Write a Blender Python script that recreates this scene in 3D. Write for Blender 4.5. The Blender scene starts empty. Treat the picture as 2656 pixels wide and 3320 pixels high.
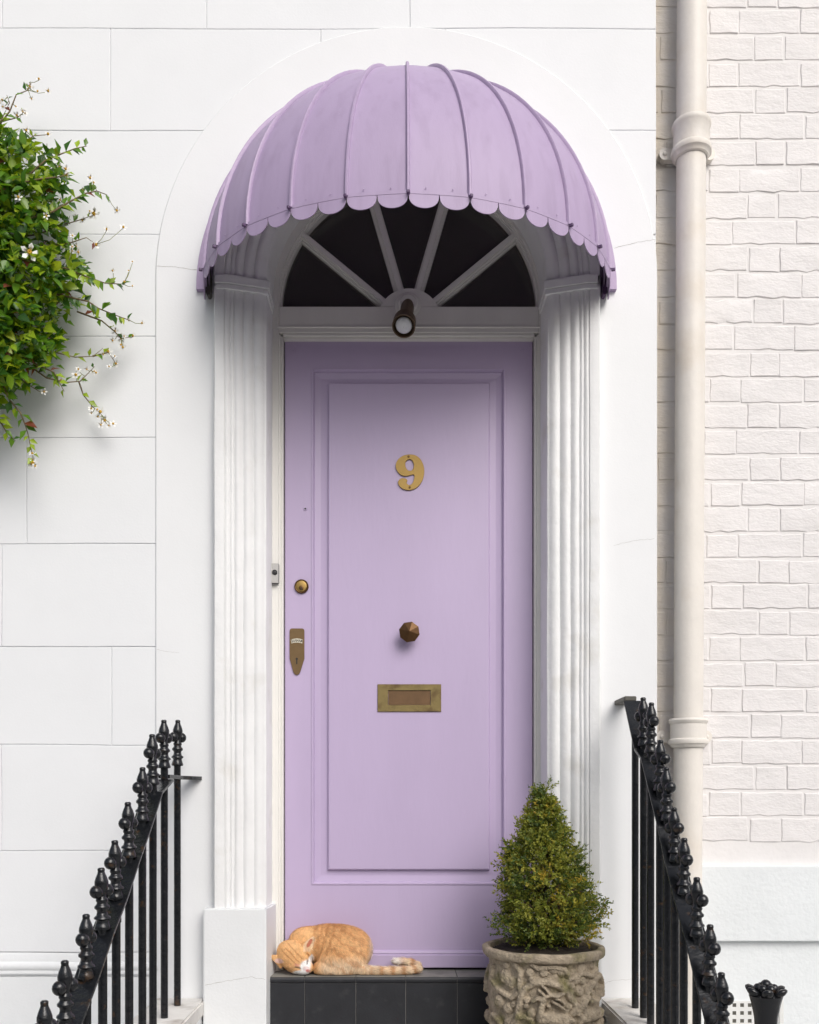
import bpy, bmesh, math, random
import numpy as np
from mathutils import Vector, Matrix, noise as mnoise

random.seed(9); RNG = np.random.default_rng(9)
scene = bpy.context.scene
COL = scene.collection
R = math.radians

# ------------------------------------------------------------------ camera
FPX, DW, CX, CY, H = 3053.0, 3.214, 1287.0, 2583.0, 1.55
cam_d = bpy.data.cameras.new('camera'); cam = bpy.data.objects.new('camera', cam_d); COL.objects.link(cam)
cam.location = (0, -DW, H); cam.rotation_euler = (R(90), 0, 0)
cam_d.sensor_fit = 'HORIZONTAL'; cam_d.sensor_width = 36.0; cam_d.lens = FPX / 2656 * 36
cam_d.shift_x = (1328 - CX) / 2656; cam_d.shift_y = (CY - 1660) / 2656
cam_d.clip_start = 0.05; cam_d.clip_end = 2000
scene.camera = cam
# ------------------------------------------------------------------ sky, sun, exposure
SUN_EL, SUN_AZ = R(39), R(26)      # azimuth: to the right of straight out from the wall
world = bpy.data.worlds.new('World'); scene.world = world; world.use_nodes = True
nt = world.node_tree; nt.nodes.clear()
sky = nt.nodes.new('ShaderNodeTexSky'); sky.sky_type = 'NISHITA'; sky.sun_disc = False
sky.sun_elevation = SUN_EL; sky.sun_rotation = math.pi - SUN_AZ
sky.air_density = 1.0; sky.dust_density = 4.0; sky.ozone_density = 1.0
hsv = nt.nodes.new('ShaderNodeHueSaturation'); hsv.inputs['Saturation'].default_value = 0.58
bg = nt.nodes.new('ShaderNodeBackground'); bg.inputs['Strength'].default_value = 0.10
wo = nt.nodes.new('ShaderNodeOutputWorld')
nt.links.new(sky.outputs[0], hsv.inputs['Color']); nt.links.new(hsv.outputs[0], bg.inputs['Color'])
nt.links.new(bg.outputs[0], wo.inputs['Surface'])
sun_d = bpy.data.lights.new('sun', 'SUN'); sun = bpy.data.objects.new('sun', sun_d); COL.objects.link(sun)
sun_d.energy = 1.15; sun_d.angle = R(38); sun_d.color = (1.0, 0.992, 0.98)
sd = Vector((math.sin(SUN_AZ) * math.cos(SUN_EL), -math.cos(SUN_AZ) * math.cos(SUN_EL), math.sin(SUN_EL)))
sun.rotation_euler = sd.to_track_quat('Z', 'Y').to_euler(); sun.location = (3, -6, 8)
vs = scene.view_settings
vs.view_transform = 'Standard'; vs.look = 'None'; vs.gamma = 1.0; vs.use_curve_mapping = False
vs.exposure = 0.40
scene.cycles.max_bounces = 8

# ------------------------------------------------------------------ helpers
def XX(px, Y=0.0): return (px - CX) * (DW + Y) / FPX
def ZZ(py, Y=0.0): return H + (CY - py) * (DW + Y) / FPX
def lin(r, g, b):
    f = lambda c: (c / 255 / 12.92) if c / 255 <= 0.04045 else ((c / 255 + 0.055) / 1.055) ** 2.4
    return (f(r), f(g), f(b))

def link(o, parent=None):
    COL.objects.link(o)
    if parent is not None: o.parent = parent
    return o
def meshobj(name, bm, mat, parent=None, smooth=False):
    me = bpy.data.meshes.new(name)
    bmesh.ops.recalc_face_normals(bm, faces=bm.faces)
    bm.to_mesh(me); bm.free()
    if smooth is not False:
        if smooth is True: me.polygons.foreach_set('use_smooth', [True] * len(me.polygons))
        else: me.set_sharp_from_angle(angle=R(smooth))
    o = bpy.data.objects.new(name, me)
    if mat: me.materials.append(mat)
    return link(o, parent)
def rawobj(name, verts, faces, mat, parent=None, cols=None, smooth=True):
    me = bpy.data.meshes.new(name); me.from_pydata([tuple(v) for v in verts], [], [tuple(f) for f in faces])
    if cols is not None:
        at = me.color_attributes.new('Col', 'FLOAT_COLOR', 'POINT')
        c = np.ones((len(verts), 4), dtype=np.float32); c[:, :3] = cols
        at.data.foreach_set('color', c.ravel())
    if smooth: me.polygons.foreach_set('use_smooth', [True] * len(me.polygons))
    me.update()
    o = bpy.data.objects.new(name, me)
    if mat: me.materials.append(mat)
    return link(o, parent)
def empty(name, label, cat, loc=(0, 0, 0), group=None):
    o = bpy.data.objects.new(name, None); COL.objects.link(o)
    o.empty_display_size = 0.1; o['label'] = label; o['category'] = cat
    if group: o['group'] = group
    return o
def subempty(name, parent):
    o = bpy.data.objects.new(name, None); o.empty_display_size = 0.05
    return link(o, parent)
def structure(o): o['kind'] = 'structure'; return o

def box(bm, x0, x1, y0, y1, z0, z1, bev=0.0, seg=1):
    vs_ = [bm.verts.new((x, y, z)) for x in (x0, x1) for y in (y0, y1) for z in (z0, z1)]
    fs = [(0, 1, 3, 2), (4, 6, 7, 5), (0, 4, 5, 1), (2, 3, 7, 6), (0, 2, 6, 4), (1, 5, 7, 3)]
    ff = [bm.faces.new([vs_[i] for i in f]) for f in fs]
    if bev > 0:
        es = list({e for f in ff for e in f.edges})
        bmesh.ops.bevel(bm, geom=es, offset=bev, segments=seg, affect='EDGES', profile=0.6)
def boxobj(name, x0, x1, y0, y1, z0, z1, mat, parent=None, bev=0.0, seg=1, smooth=False):
    bm = bmesh.new(); box(bm, x0, x1, y0, y1, z0, z1, bev, seg)
    return meshobj(name, bm, mat, parent, smooth)
def lathe(bm, prof, n, c=(0, 0, 0), M=None, cap=True):
    """prof: (r, z) list; around local Z"""
    rings = []
    for r, z in prof:
        ring = []
        for k in range(n):
            a = 2 * math.pi * k / n
            p = Vector((r * math.cos(a), r * math.sin(a), z))
            if M is not None: p = M @ p
            ring.append(bm.verts.new(p + Vector(c)))
        rings.append(ring)
    for a, b in zip(rings, rings[1:]):
        for k in range(n):
            bm.faces.new((a[k], a[(k + 1) % n], b[(k + 1) % n], b[k]))
    if cap:
        bm.faces.new(rings[0][::-1]); bm.faces.new(rings[-1])
def tube(bm, pts, rad, n=6):
    pts = [Vector(p) for p in pts]
    rads = rad if isinstance(rad, (list, tuple)) else [rad] * len(pts)
    rings = []
    up = Vector((0.3, 0.2, 1)).normalized()
    for i, p in enumerate(pts):
        t = (pts[min(i + 1, len(pts) - 1)] - pts[max(i - 1, 0)]).normalized()
        u = t.cross(up)
        if u.length < 1e-3: u = t.cross(Vector((1, 0, 0)))
        u.normalize(); v = t.cross(u)
        rings.append([bm.verts.new(p + rads[i] * (math.cos(2 * math.pi * k / n) * u + math.sin(2 * math.pi * k / n) * v)) for k in range(n)])
    for a, b in zip(rings, rings[1:]):
        for k in range(n): bm.faces.new((a[k], a[(k + 1) % n], b[(k + 1) % n], b[k]))
    bm.faces.new(rings[0][::-1]); bm.faces.new(rings[-1])
def prism(bm, pts, y0, y1):
    """polygon pts (x,z) extruded between y0 (front) and y1"""
    a = [bm.verts.new((x, y0, z)) for x, z in pts]; b = [bm.verts.new((x, y1, z)) for x, z in pts]
    f = bm.faces.new(a); bm.faces.new(b[::-1])
    n = len(pts)
    for k in range(n): bm.faces.new((a[k], b[k], b[(k + 1) % n], a[(k + 1) % n]))
    return f
def ringsweep(bm, loops, closed=False):
    """loops: list of point lists with equal length; skin between"""
    vv = [[bm.verts.new(p) for p in l] for l in loops]
    for a, b in zip(vv, vv[1:]):
        for k in range(len(a) - (0 if closed else 1)):
            j = (k + 1) % len(a); bm.faces.new((a[k], a[j], b[j], b[k]))
    return vv
def arc(cx, cz, r, a0, a1, n): return [(cx + r * math.cos(a0 + (a1 - a0) * k / n), cz + r * math.sin(a0 + (a1 - a0) * k / n)) for k in range(n + 1)]

# ------------------------------------------------------------------ materials
def material(name, col, rough=0.5, var=0.06, vscale=3.0, bump=0.0, bscale=60.0, metal=0.0, spec=0.5, col2=None, c2scale=4.0,
             c2lo=0.55, c2hi=0.7, bump2=0.0, b2scale=8.0, vcol=False, stretch=None, coat=0.0, rvar=0.0, objco=False, sss=0.0, streak=None):
    m = bpy.data.materials.new(name); m.use_nodes = True; t = m.node_tree; N = t.nodes; L = t.links
    p = N['Principled BSDF']
    if objco:
        src = N.new('ShaderNodeTexCoord').outputs['Object']
    else:
        src = N.new('ShaderNodeNewGeometry').outputs['Position']
    if stretch:
        mp = N.new('ShaderNodeMapping'); mp.inputs['Scale'].default_value = stretch; L.new(src, mp.inputs['Vector']); src2 = mp.outputs[0]
    else: src2 = src
    if vcol:
        a = N.new('ShaderNodeAttribute'); a.attribute_name = 'Col'; c = a.outputs['Color']
    else:
        rgb = N.new('ShaderNodeRGB'); rgb.outputs[0].default_value = (*col, 1); c = rgb.outputs[0]
    if col2 is not None:
        n2 = N.new('ShaderNodeTexNoise'); n2.inputs['Scale'].default_value = c2scale; n2.inputs['Detail'].default_value = 6
        L.new(src2, n2.inputs['Vector'])
        rp = N.new('ShaderNodeMapRange'); rp.inputs[1].default_value = c2lo; rp.inputs[2].default_value = c2hi; L.new(n2.outputs['Fac'], rp.inputs[0])
        mx = N.new('ShaderNodeMix'); mx.data_type = 'RGBA'; L.new(rp.outputs[0], mx.inputs[0]); L.new(c, mx.inputs[6]); mx.inputs[7].default_value = (*col2, 1)
        c = mx.outputs[2]
    if streak is not None:      # (axis, from, to, colour): a tint with a ragged edge
        sx = N.new('ShaderNodeSeparateXYZ'); L.new(src, sx.inputs[0])
        n4 = N.new('ShaderNodeTexNoise'); n4.inputs['Scale'].default_value = 7; n4.inputs['Detail'].default_value = 5; L.new(src, n4.inputs['Vector'])
        ad = N.new('ShaderNodeMath'); ad.operation = 'MULTIPLY_ADD'; L.new(n4.outputs['Fac'], ad.inputs[0]); ad.inputs[1].default_value = 0.12; L.new(sx.outputs[streak[0]], ad.inputs[2])
        r4 = N.new('ShaderNodeMapRange'); r4.inputs[1].default_value = streak[1] + .06; r4.inputs[2].default_value = streak[2] + .06; L.new(ad.outputs[0], r4.inputs[0])
        m4 = N.new('ShaderNodeMix'); m4.data_type = 'RGBA'; L.new(r4.outputs[0], m4.inputs[0]); L.new(c, m4.inputs[6]); m4.inputs[7].default_value = (*streak[3], 1)
        c = m4.outputs[2]
    if var > 0:
        n1 = N.new('ShaderNodeTexNoise'); n1.inputs['Scale'].default_value = vscale; n1.inputs['Detail'].default_value = 8; n1.inputs['Roughness'].default_value = 0.65
        L.new(src2, n1.inputs['Vector'])
        r1 = N.new('ShaderNodeMapRange'); r1.inputs[1].default_value = 0.3; r1.inputs[2].default_value = 0.7
        r1.inputs[3].default_value = 1 - var; r1.inputs[4].default_value = 1 + var * 0.6; L.new(n1.outputs['Fac'], r1.inputs[0])
        ml = N.new('ShaderNodeVectorMath'); ml.operation = 'SCALE'; L.new(c, ml.inputs[0]); L.new(r1.outputs[0], ml.inputs['Scale']); c = ml.outputs[0]
        if rvar > 0:
            r3 = N.new('ShaderNodeMapRange'); r3.inputs[3].default_value = rough - rvar; r3.inputs[4].default_value = rough + rvar; L.new(n1.outputs['Fac'], r3.inputs[0]); L.new(r3.outputs[0], p.inputs['Roughness'])
    L.new(c, p.inputs['Base Color'])
    if rvar == 0: p.inputs['Roughness'].default_value = rough
    p.inputs['Metallic'].default_value = metal; p.inputs['Specular IOR Level'].default_value = spec
    if coat: p.inputs['Coat Weight'].default_value = coat; p.inputs['Coat Roughness'].default_value = 0.12
    if sss: p.inputs['Subsurface Weight'].default_value = sss; p.inputs['Subsurface Radius'].default_value = (0.004, 0.002, 0.001)
    nrm = None
    for amt, sc, dist in ((bump2, b2scale, 0.02), (bump, bscale, 0.003)):
        if amt > 0:
            nb = N.new('ShaderNodeTexNoise'); nb.inputs['Scale'].default_value = sc; nb.inputs['Detail'].default_value = 5; L.new(src2, nb.inputs['Vector'])
            b = N.new('ShaderNodeBump'); b.inputs['Strength'].default_value = amt; b.inputs['Distance'].default_value = dist
            L.new(nb.outputs['Fac'], b.inputs['Height'])
            if nrm: L.new(nrm, b.inputs['Normal'])
            nrm = b.outputs[0]
    if nrm: L.new(nrm, p.inputs['Normal'])
    return m

WHITE = (0.79, 0.803, 0.818)
M = {}
M['stucco'] = material('white_painted_stucco', WHITE, 0.6, var=0.03, vscale=2.2, bump=0.11, bscale=140, bump2=0.06, b2scale=6)
M['surround'] = material('white_smooth_stucco', (0.80, 0.81, 0.82), 0.6, var=0.03, vscale=1.6, bump=0.10, bscale=150, bump2=0.06, b2scale=8)
M['pilaster'] = material('white_painted_pilaster', (0.80, 0.803, 0.803), 0.55, var=0.05, vscale=6, bump=0.35, bscale=90, bump2=0.16, b2scale=16,
                         col2=(0.70, 0.69, 0.66), c2scale=9, c2lo=0.58, c2hi=0.8)
M['plinth'] = material('white_painted_plinth', (0.775, 0.79, 0.80), 0.55, var=0.04, vscale=5, bump=0.2, bscale=110, bump2=0.08, b2scale=9)
M['joinery'] = material('cream_gloss_joinery', (0.77, 0.755, 0.715), 0.4, var=0.05, vscale=9, bump=0.15, bscale=80, stretch=(1, 1, 0.35))
M['crack'] = material('hairline_crack', (0.45, 0.44, 0.42), 0.9, var=0.0)
LAV = (0.50, 0.408, 0.590)
M['door'] = material('lavender_door_paint', LAV, 0.36, var=0.035, vscale=5, bump=0.16, bscale=70, stretch=(1, 1, 0.25), rvar=0.08)
M['awning'] = material('lavender_awning_paint', (0.425, 0.332, 0.495), 0.55, var=0.07, vscale=6, bump=0.14, bscale=160, col2=(0.37, 0.285, 0.43), c2scale=16, c2lo=0.5, c2hi=0.8, stretch=(1.6, 1.6, 0.3))
M['awning_rib'] = material('lavender_rib_paint', (0.435, 0.338, 0.50), 0.5, var=0.08, vscale=30, bump=0.2, bscale=90)
M['awning_dark'] = material('dark_purple_iron', (0.10, 0.055, 0.13), 0.5, var=0.1)
M['lining'] = material('dark_awning_lining', (0.43, 0.35, 0.48), 0.85, var=0.15)
M['under'] = material('grey_iron_strap', (0.10, 0.095, 0.08), 0.6, var=0.2, vscale=30)
M['brass'] = material('aged_brass', lin(158, 131, 78), 0.48, metal=0.85, var=0.12, vscale=25, bump=0.1, bscale=200, rvar=0.1)
M['brass_edge'] = material('dark_brass', lin(100, 74, 44), 0.4, metal=0.75, var=0.15, vscale=40)
M['knob'] = material('dark_bronze_knob', lin(92, 66, 40), 0.38, metal=0.7, var=0.15, vscale=50)
M['bronze'] = material('brown_bronze', lin(116, 94, 64), 0.5, metal=0.6, var=0.12, vscale=50, bump=0.1, bscale=200)
M['dullbrass'] = material('dull_greenish_brass', lin(132, 116, 74), 0.5, metal=0.55, var=0.16, vscale=40, col2=lin(102, 82, 52), c2scale=30, c2lo=0.5, c2hi=0.7, bump=0.15, bscale=150)
M['flap'] = material('brown_letter_flap', lin(112, 86, 60), 0.5, metal=0.5, var=0.18, vscale=30)
M['black'] = material('near_black', (0.012, 0.011, 0.010), 0.5, var=0.0)
M['badge'] = material('cream_enamel_badge', (0.72, 0.68, 0.55), 0.4, var=0.05)
M['steel'] = material('brushed_steel', (0.50, 0.49, 0.47), 0.38, metal=0.9, var=0.08, vscale=60, stretch=(1, 1, 8))
M['darkplastic'] = material('dark_plastic', (0.03, 0.03, 0.032), 0.4, var=0.0)
M['lamp_brown'] = material('brown_lamp_tube', lin(96, 76, 52), 0.45, var=0.08, vscale=30)
M['bulb'] = material('frosted_bulb', (0.72, 0.74, 0.75), 0.25, var=0.05, vscale=60, bump=0.5, bscale=120)
M['iron'] = material('black_gloss_iron', (0.010, 0.011, 0.013), 0.22, var=0.25, vscale=40, bump=0.6, bscale=60, rvar=0.12, spec=0.5, col2=(0.06, 0.032, 0.014), c2scale=34, c2lo=0.62, c2hi=0.76)
M['tile'] = material('charcoal_quarry_tile', (0.017, 0.018, 0.022), 0.5, var=0.25, vscale=14, bump=0.15, bscale=120, rvar=0.12, col2=(0.034, 0.034, 0.037), c2scale=30, c2lo=0.6, c2hi=0.8)
M['tread'] = material('worn_grey_tread', (0.21, 0.205, 0.185), 0.6, var=0.25, vscale=12, bump=0.15, bscale=120, col2=(0.14, 0.135, 0.125), c2scale=16, c2lo=0.5, c2hi=0.75)
M['grout'] = material('grey_grout', (0.16, 0.155, 0.15), 0.9, var=0.15, vscale=40)
M['stonecap'] = material('weathered_white_coping', (0.70, 0.68, 0.65), 0.75, var=0.12, vscale=9, bump=0.35, bscale=80, col2=(0.42, 0.38, 0.34), c2scale=11, c2lo=0.52, c2hi=0.74)
BR = (0.775, 0.75, 0.742)
TAN_STRIP = (0, 0.97, 0.88, (0.78, 0.69, 0.57))  # tan mixed into the wall colour beside the house corner
M['brick'] = material('painted_brick', BR, 0.65, var=0.05, vscale=7, bump=0.5, bscale=120, bump2=0.22, b2scale=26, stretch=(0.7, 1, 1.4), streak=TAN_STRIP)
M['mortar'] = material('painted_mortar', (0.785, 0.762, 0.752), 0.7, var=0.05, vscale=8, bump=0.4, bscale=60, streak=TAN_STRIP)
M['render'] = material('painted_render_base', (0.76, 0.79, 0.80), 0.65, var=0.04, vscale=4, bump=0.5, bscale=85, bump2=0.12, b2scale=30)
M['pipe'] = material('cream_painted_iron_pipe', (0.765, 0.722, 0.665), 0.5, var=0.06, vscale=8, bump=0.3, bscale=75, col2=(0.68, 0.60, 0.50), c2scale=6, c2lo=0.55, c2hi=0.85)
M['vent'] = material('white_air_brick', (0.74, 0.74, 0.72), 0.6, var=0.06, vscale=20, bump=0.2)
M['asphalt'] = material('asphalt', (0.06, 0.06, 0.062), 0.85, var=0.2, vscale=3, bump=0.4, bscale=60)
M['farbrick'] = material('stock_brick', (0.36, 0.32, 0.27), 0.85, var=0.15, vscale=1.5)
M['paving'] = material('grey_paving', (0.42, 0.415, 0.405), 0.8, var=0.15, vscale=2, bump=0.3, bscale=40)
M['step'] = material('stone_step', (0.45, 0.44, 0.425), 0.75, var=0.12, vscale=5, bump=0.3, bscale=60)
M['pot'] = material('weathered_cast_stone', (0.40, 0.33, 0.24), 0.85, var=0.45, vscale=45, bump=1.0, bscale=170, col2=(0.19, 0.17, 0.07), c2scale=11, c2lo=0.52, c2hi=0.66, bump2=0.4, b2scale=60)
M['soil'] = material('dark_soil', (0.028, 0.020, 0.013), 0.95, var=0.4, vscale=60, bump=0.9, bscale=80)
M['bark'] = material('brown_bark', (0.10, 0.065, 0.04), 0.85, var=0.3, vscale=40, bump=0.6, bscale=90)
M['vinestem'] = material('vine_stem', (0.17, 0.12, 0.055), 0.7, var=0.3, vscale=25)
M['pedicel'] = material('green_flower_stalk', (0.20, 0.22, 0.06), 0.7, var=0.1)
M['petal'] = material('white_petal', (0.80, 0.80, 0.78), 0.5, var=0.04)
M['stamen'] = material('yellow_stamen', (0.62, 0.36, 0.02), 0.5, var=0.15, vscale=90)
M['hall'] = material('dark_hallway', (0.36, 0.33, 0.30), 0.8, var=0.1)

def foliage_mat(name, rough=0.38, trans=0.35):
    m = bpy.data.materials.new(name); m.use_nodes = True; t = m.node_tree; N = t.nodes; L = t.links
    p = N['Principled BSDF']; a = N.new('ShaderNodeAttribute'); a.attribute_name = 'Col'
    oi = N.new('ShaderNodeObjectInfo')
    L.new(a.outputs['Color'], p.inputs['Base Color']); p.inputs['Roughness'].default_value = rough
    tr = N.new('ShaderNodeBsdfTranslucent'); sc = N.new('ShaderNodeVectorMath'); sc.operation = 'MULTIPLY'
    L.new(a.outputs['Color'], sc.inputs[0]); sc.inputs[1].default_value = (1.5, 1.5, 0.5); L.new(sc.outputs[0], tr.inputs['Color'])
    mx = N.new('ShaderNodeMixShader'); mx.inputs[0].default_value = trans
    L.new(p.outputs[0], mx.inputs[1]); L.new(tr.outputs[0], mx.inputs[2]); L.new(mx.outputs[0], N['Material Output'].inputs['Surface'])
    return m
M['leaf'] = foliage_mat('vine_leaf', 0.32, 0.35)
M['needle'] = foliage_mat('shrub_leaf', 0.5, 0.25)

def glass_mat():
    m = bpy.data.materials.new('dark_window_glass'); m.use_nodes = True; t = m.node_tree; N = t.nodes; L = t.links
    N.remove(N['Principled BSDF'])
    tr = N.new('ShaderNodeBsdfTransparent'); tr.inputs[0].default_value = (0.75, 0.74, 0.72, 1)
    gl = N.new('ShaderNodeBsdfGlossy'); gl.inputs['Roughness'].default_value = 0.03
    fr = N.new('ShaderNodeFresnel'); fr.inputs[0].default_value = 1.45
    mx = N.new('ShaderNodeMixShader'); L.new(fr.outputs[0], mx.inputs[0]); L.new(tr.outputs[0], mx.inputs[1]); L.new(gl.outputs[0], mx.inputs[2])
    df = N.new('ShaderNodeBsdfDiffuse'); df.inputs[0].default_value = (0.55, 0.50, 0.46, 1)      # pale film mixed in to brighten the otherwise black panes
    nz = N.new('ShaderNodeTexNoise'); nz.inputs['Scale'].default_value = 9; mr = N.new('ShaderNodeMapRange'); mr.inputs[3].default_value = 0.03; mr.inputs[4].default_value = 0.10; L.new(nz.outputs['Fac'], mr.inputs[0])
    m2 = N.new('ShaderNodeMixShader'); L.new(mr.outputs[0], m2.inputs[0]); L.new(mx.outputs[0], m2.inputs[1]); L.new(df.outputs[0], m2.inputs[2])
    L.new(m2.outputs[0], N['Material Output'].inputs['Surface'])
    return m
M['glass'] = glass_mat()

# ------------------------------------------------------------------ ground and steps
X0 = 0.034                       # axis of the porch
ZARCH = H + 1.748                # springing of the arch
ZTREAD = ZZ(3143, 0.148)         # top of the tiled doorstep
bm = bmesh.new(); box(bm, -300, 300, -400, 60, -0.5, -0.125); structure(meshobj('road', bm, M['asphalt']))
bm = bmesh.new(); box(bm, -60, 60, -4.6, 0.3, -0.3, 0.0, 0.01); structure(meshobj('pavement', bm, M['paving']))
bm = bmesh.new(); box(bm, -60, 60, -14.5, -11.6, -0.3, 0.0, 0.01); structure(meshobj('far_pavement', bm, M['paving']))
# unseen terrace added across the street to keep low sky light off the porch
bm = bmesh.new(); box(bm, -45, 45, -24, -14.5, -0.3, 4.6)
for i in range(-16, 17):
    for z0 in (1.0,):
        box(bm, i * 2.7 - 0.55, i * 2.7 + 0.55, -14.6, -14.48, z0, z0 + 1.9, 0.02)
structure(meshobj('unseen_terrace', bm, M['farbrick']))
LAND = ZTREAD - 0.205
zs = [LAND - 0.165 * k for k in range(5)]
yf = [-0.42 - 0.27 * k for k in range(5)]
bm = bmesh.new()
for k, (z, y) in enumerate(zip(zs, yf)):
    if z > 0.02: box(bm, -0.655, 0.695, y, 0.0 if k == 0 else yf[k - 1] - 0.001, 0.0, z, 0.006)
structure(meshobj('front_steps', bm, M['step']))

# ------------------------------------------------------------------ the white house
house = empty('white_house', 'white stucco house with an arched doorway and a lavender front door', 'house')
HX1 = XX(2128)                   # right corner of the house
ZTOP = 5.2; XL = -3.0
# wall core with an arched opening
OPR = 0.60
bm = bmesh.new()
n = 40
inner = [(X0 - OPR, 0.0)] + arc(X0, ZARCH, OPR, math.pi, 0, n) + [(X0 + OPR, 0.0)]
def outer_pt(p):
    return None
outer = []
for i, (x, z) in enumerate(inner):
    if i == 0: outer.append((XL, 0.0))
    elif i == len(inner) - 1: outer.append((HX1, 0.0))
    else:
        a = math.pi - math.pi * (i - 1) / n
        dx, dz = math.cos(a), math.sin(a)
        tx = ((HX1 - X0) / dx) if dx > 1e-6 else (((XL - X0) / dx) if dx < -1e-6 else 1e9)
        tz = (ZTOP - ZARCH) / dz if dz > 1e-6 else 1e9
        t_ = min(tx, tz); outer.append((X0 + dx * t_, ZARCH + dz * t_))
# corners
def corner_fix(seq):
    best = min(range(len(seq)), key=lambda i: (seq[i][0] - XL) ** 2 + (seq[i][1] - ZTOP) ** 2); seq[best] = (XL, ZTOP)
    best = min(range(len(seq)), key=lambda i: (seq[i][0] - HX1) ** 2 + (seq[i][1] - ZTOP) ** 2); seq[best] = (HX1, ZTOP)
corner_fix(outer)
for a_, b_ in ((inner, outer),):
    f_i = [bm.verts.new((x, 0.0042, z)) for x, z in a_]; f_o = [bm.verts.new((x, 0.0042, z)) for x, z in b_]
    k_i = [bm.verts.new((x, 0.32, z)) for x, z in a_]; k_o = [bm.verts.new((x, 0.32, z)) for x, z in b_]
    for k in range(len(a_) - 1):
        bm.faces.new((f_i[k], f_i[k + 1], f_o[k + 1], f_o[k])); bm.faces.new((k_i[k], k_o[k], k_o[k + 1], k_i[k + 1]))
        bm.faces.new((f_i[k], k_i[k], k_i[k + 1], f_i[k + 1])); bm.faces.new((f_o[k], f_o[k + 1], k_o[k + 1], k_o[k]))
wall = meshobj('wall', bm, M['stucco'], house)
# stucco blocks: courses measured from the photograph, joints real gaps
def block(x0, x1, z0, z1):
    j = 0.0007
    bm = bmesh.new(); box(bm, x0 + j, x1 - j, random.uniform(-0.0008, 0.0006), 0.011, z0 + j, z1 - j)
    for q in range(1, 9): bmesh.ops.bisect_plane(bm, geom=bm.verts[:] + bm.edges[:] + bm.faces[:], plane_co=(x0 + (x1 - x0) * q / 9, 0, 0), plane_no=(1, 0, 0))
    for q in range(1, 5): bmesh.ops.bisect_plane(bm, geom=bm.verts[:] + bm.edges[:] + bm.faces[:], plane_co=(0, 0, z0 + (z1 - z0) * q / 5), plane_no=(0, 0, 1))
    # a hand-run joint is never dead straight
    for v in bm.verts:
        if abs(v.co.z - z0) < 0.003 or abs(v.co.z - z1) < 0.003:
            zz_ = z0 if abs(v.co.z - z0) < 0.003 else z1
            v.co.z += 0.0034 * mnoise.noise(Vector((v.co.x * 2.3, 0, zz_ * 9))) + 0.0012 * mnoise.noise(Vector((v.co.x * 9, 3, zz_ * 7)))
        if abs(v.co.x - x0) < 0.003 or abs(v.co.x - x1) < 0.003:
            v.co.x += 0.0016 * mnoise.noise(Vector((v.co.z * 4, 5, round((x0 if abs(v.co.x - x0) < 0.003 else x1), 2))))
        if v.co.y < 0.005: v.co.y += 0.0009 * mnoise.noise(Vector((v.co.x * 4, v.co.z * 4, 8)))
    es = [e for e in bm.edges if len(e.link_faces) == 2 and e.calc_face_angle(0) > 0.9 and min(v.co.y for v in e.verts) < 0.005]
    bmesh.ops.bevel(bm, geom=es, offset=0.0026, segments=2, affect='EDGES', profile=0.6)
    return meshobj('stucco_block', bm, M['stucco'], wall)
cy = [-620, -262, 92, 422, 760, 1090, 1418, 1763, 2096, 2415, 2759, 3088]
cz = [ZZ(y) for y in cy]
vj = [[-900, 7, 670, 1329, 2000], [-350, 360, 1010, 1670], [-900, 7, 670, 1329, 2000], [-1000, -300, 358, 1010, 1660], [-900, 20], [-400, 356], [-950, 10], [-600, 87], [-950, 6], [-300, 362], [-850, 5]]
vj = [[-900, 7, 670, 1329, 2000], [-350, 360, 1010, 1670], [-900, 7, 670, 1329], [-1000, -300, 358]] + vj[4:]
# rows: (-620..-262), (-262..92) full width; (92..422) partly; below only left of the surround
rows = list(zip(cz, cz[1:]))
rowj = [[-350, 360, 1010, 1670], [7, 670, 1329], [-300, 358, 1040], [20], [-330], [-600, 10], [-500, 87], [-640, 6], [-300, 362], [-640, 5], [-280]]
for (z1, z0), js in zip(rows, rowj):
    top = z0 > ZZ(430)
    xr = HX1 if top else (XX(720) if z1 > ZZ(500) else XX(560))
    xs = [XL] + [XX(j) for j in js] + [xr]
    xs = sorted(xs)
    ext = []
    for a_, b_ in zip(xs, xs[1:]):
        while b_ - a_ > 1.05: ext.append((b_ - 0.72, b_)); b_ -= 0.72
        ext.append((a_, b_))
    for a_, b_ in ext: block(a_, b_, z0, z1)
# the right of the top rows next to the arch: one block down to the springing
block(XX(1880), HX1, ZZ(760), ZZ(422))
# string course and plain base, left of the surround
XS = XX(505)
bm = bmesh.new()
prof = [(0.0, ZZ(3088) - 0.002), (-0.006, ZZ(3098)), (-0.008, ZZ(3118)), (-0.020, ZZ(3124)), (-0.025, ZZ(3132)), (-0.022, ZZ(3141)), (-0.014, ZZ(3146)), (-0.016, ZZ(3156)), (-0.008, ZZ(3163)), (-0.002, ZZ(3165)), (0.02, ZZ(3165)), (0.02, ZZ(3088) - 0.002)]
prof = [(y * 0.55 if y < 0 else y, z) for y, z in prof]
ringsweep(bm, [[(x, y, z) for y, z in prof] for x in np.linspace(XL, XS + 0.01, 24)])
for v in bm.verts: v.co.z += 0.0025 * mnoise.noise(Vector((v.co.x * 6, 1, v.co.z * 3)))
meshobj('string_course', bm, M['plinth'], house, smooth=35)
boxobj('base_course', XL, XX(560), 0.0, 0.011, 0.0, ZZ(3166), M['plinth'], house, 0.002)
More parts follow.
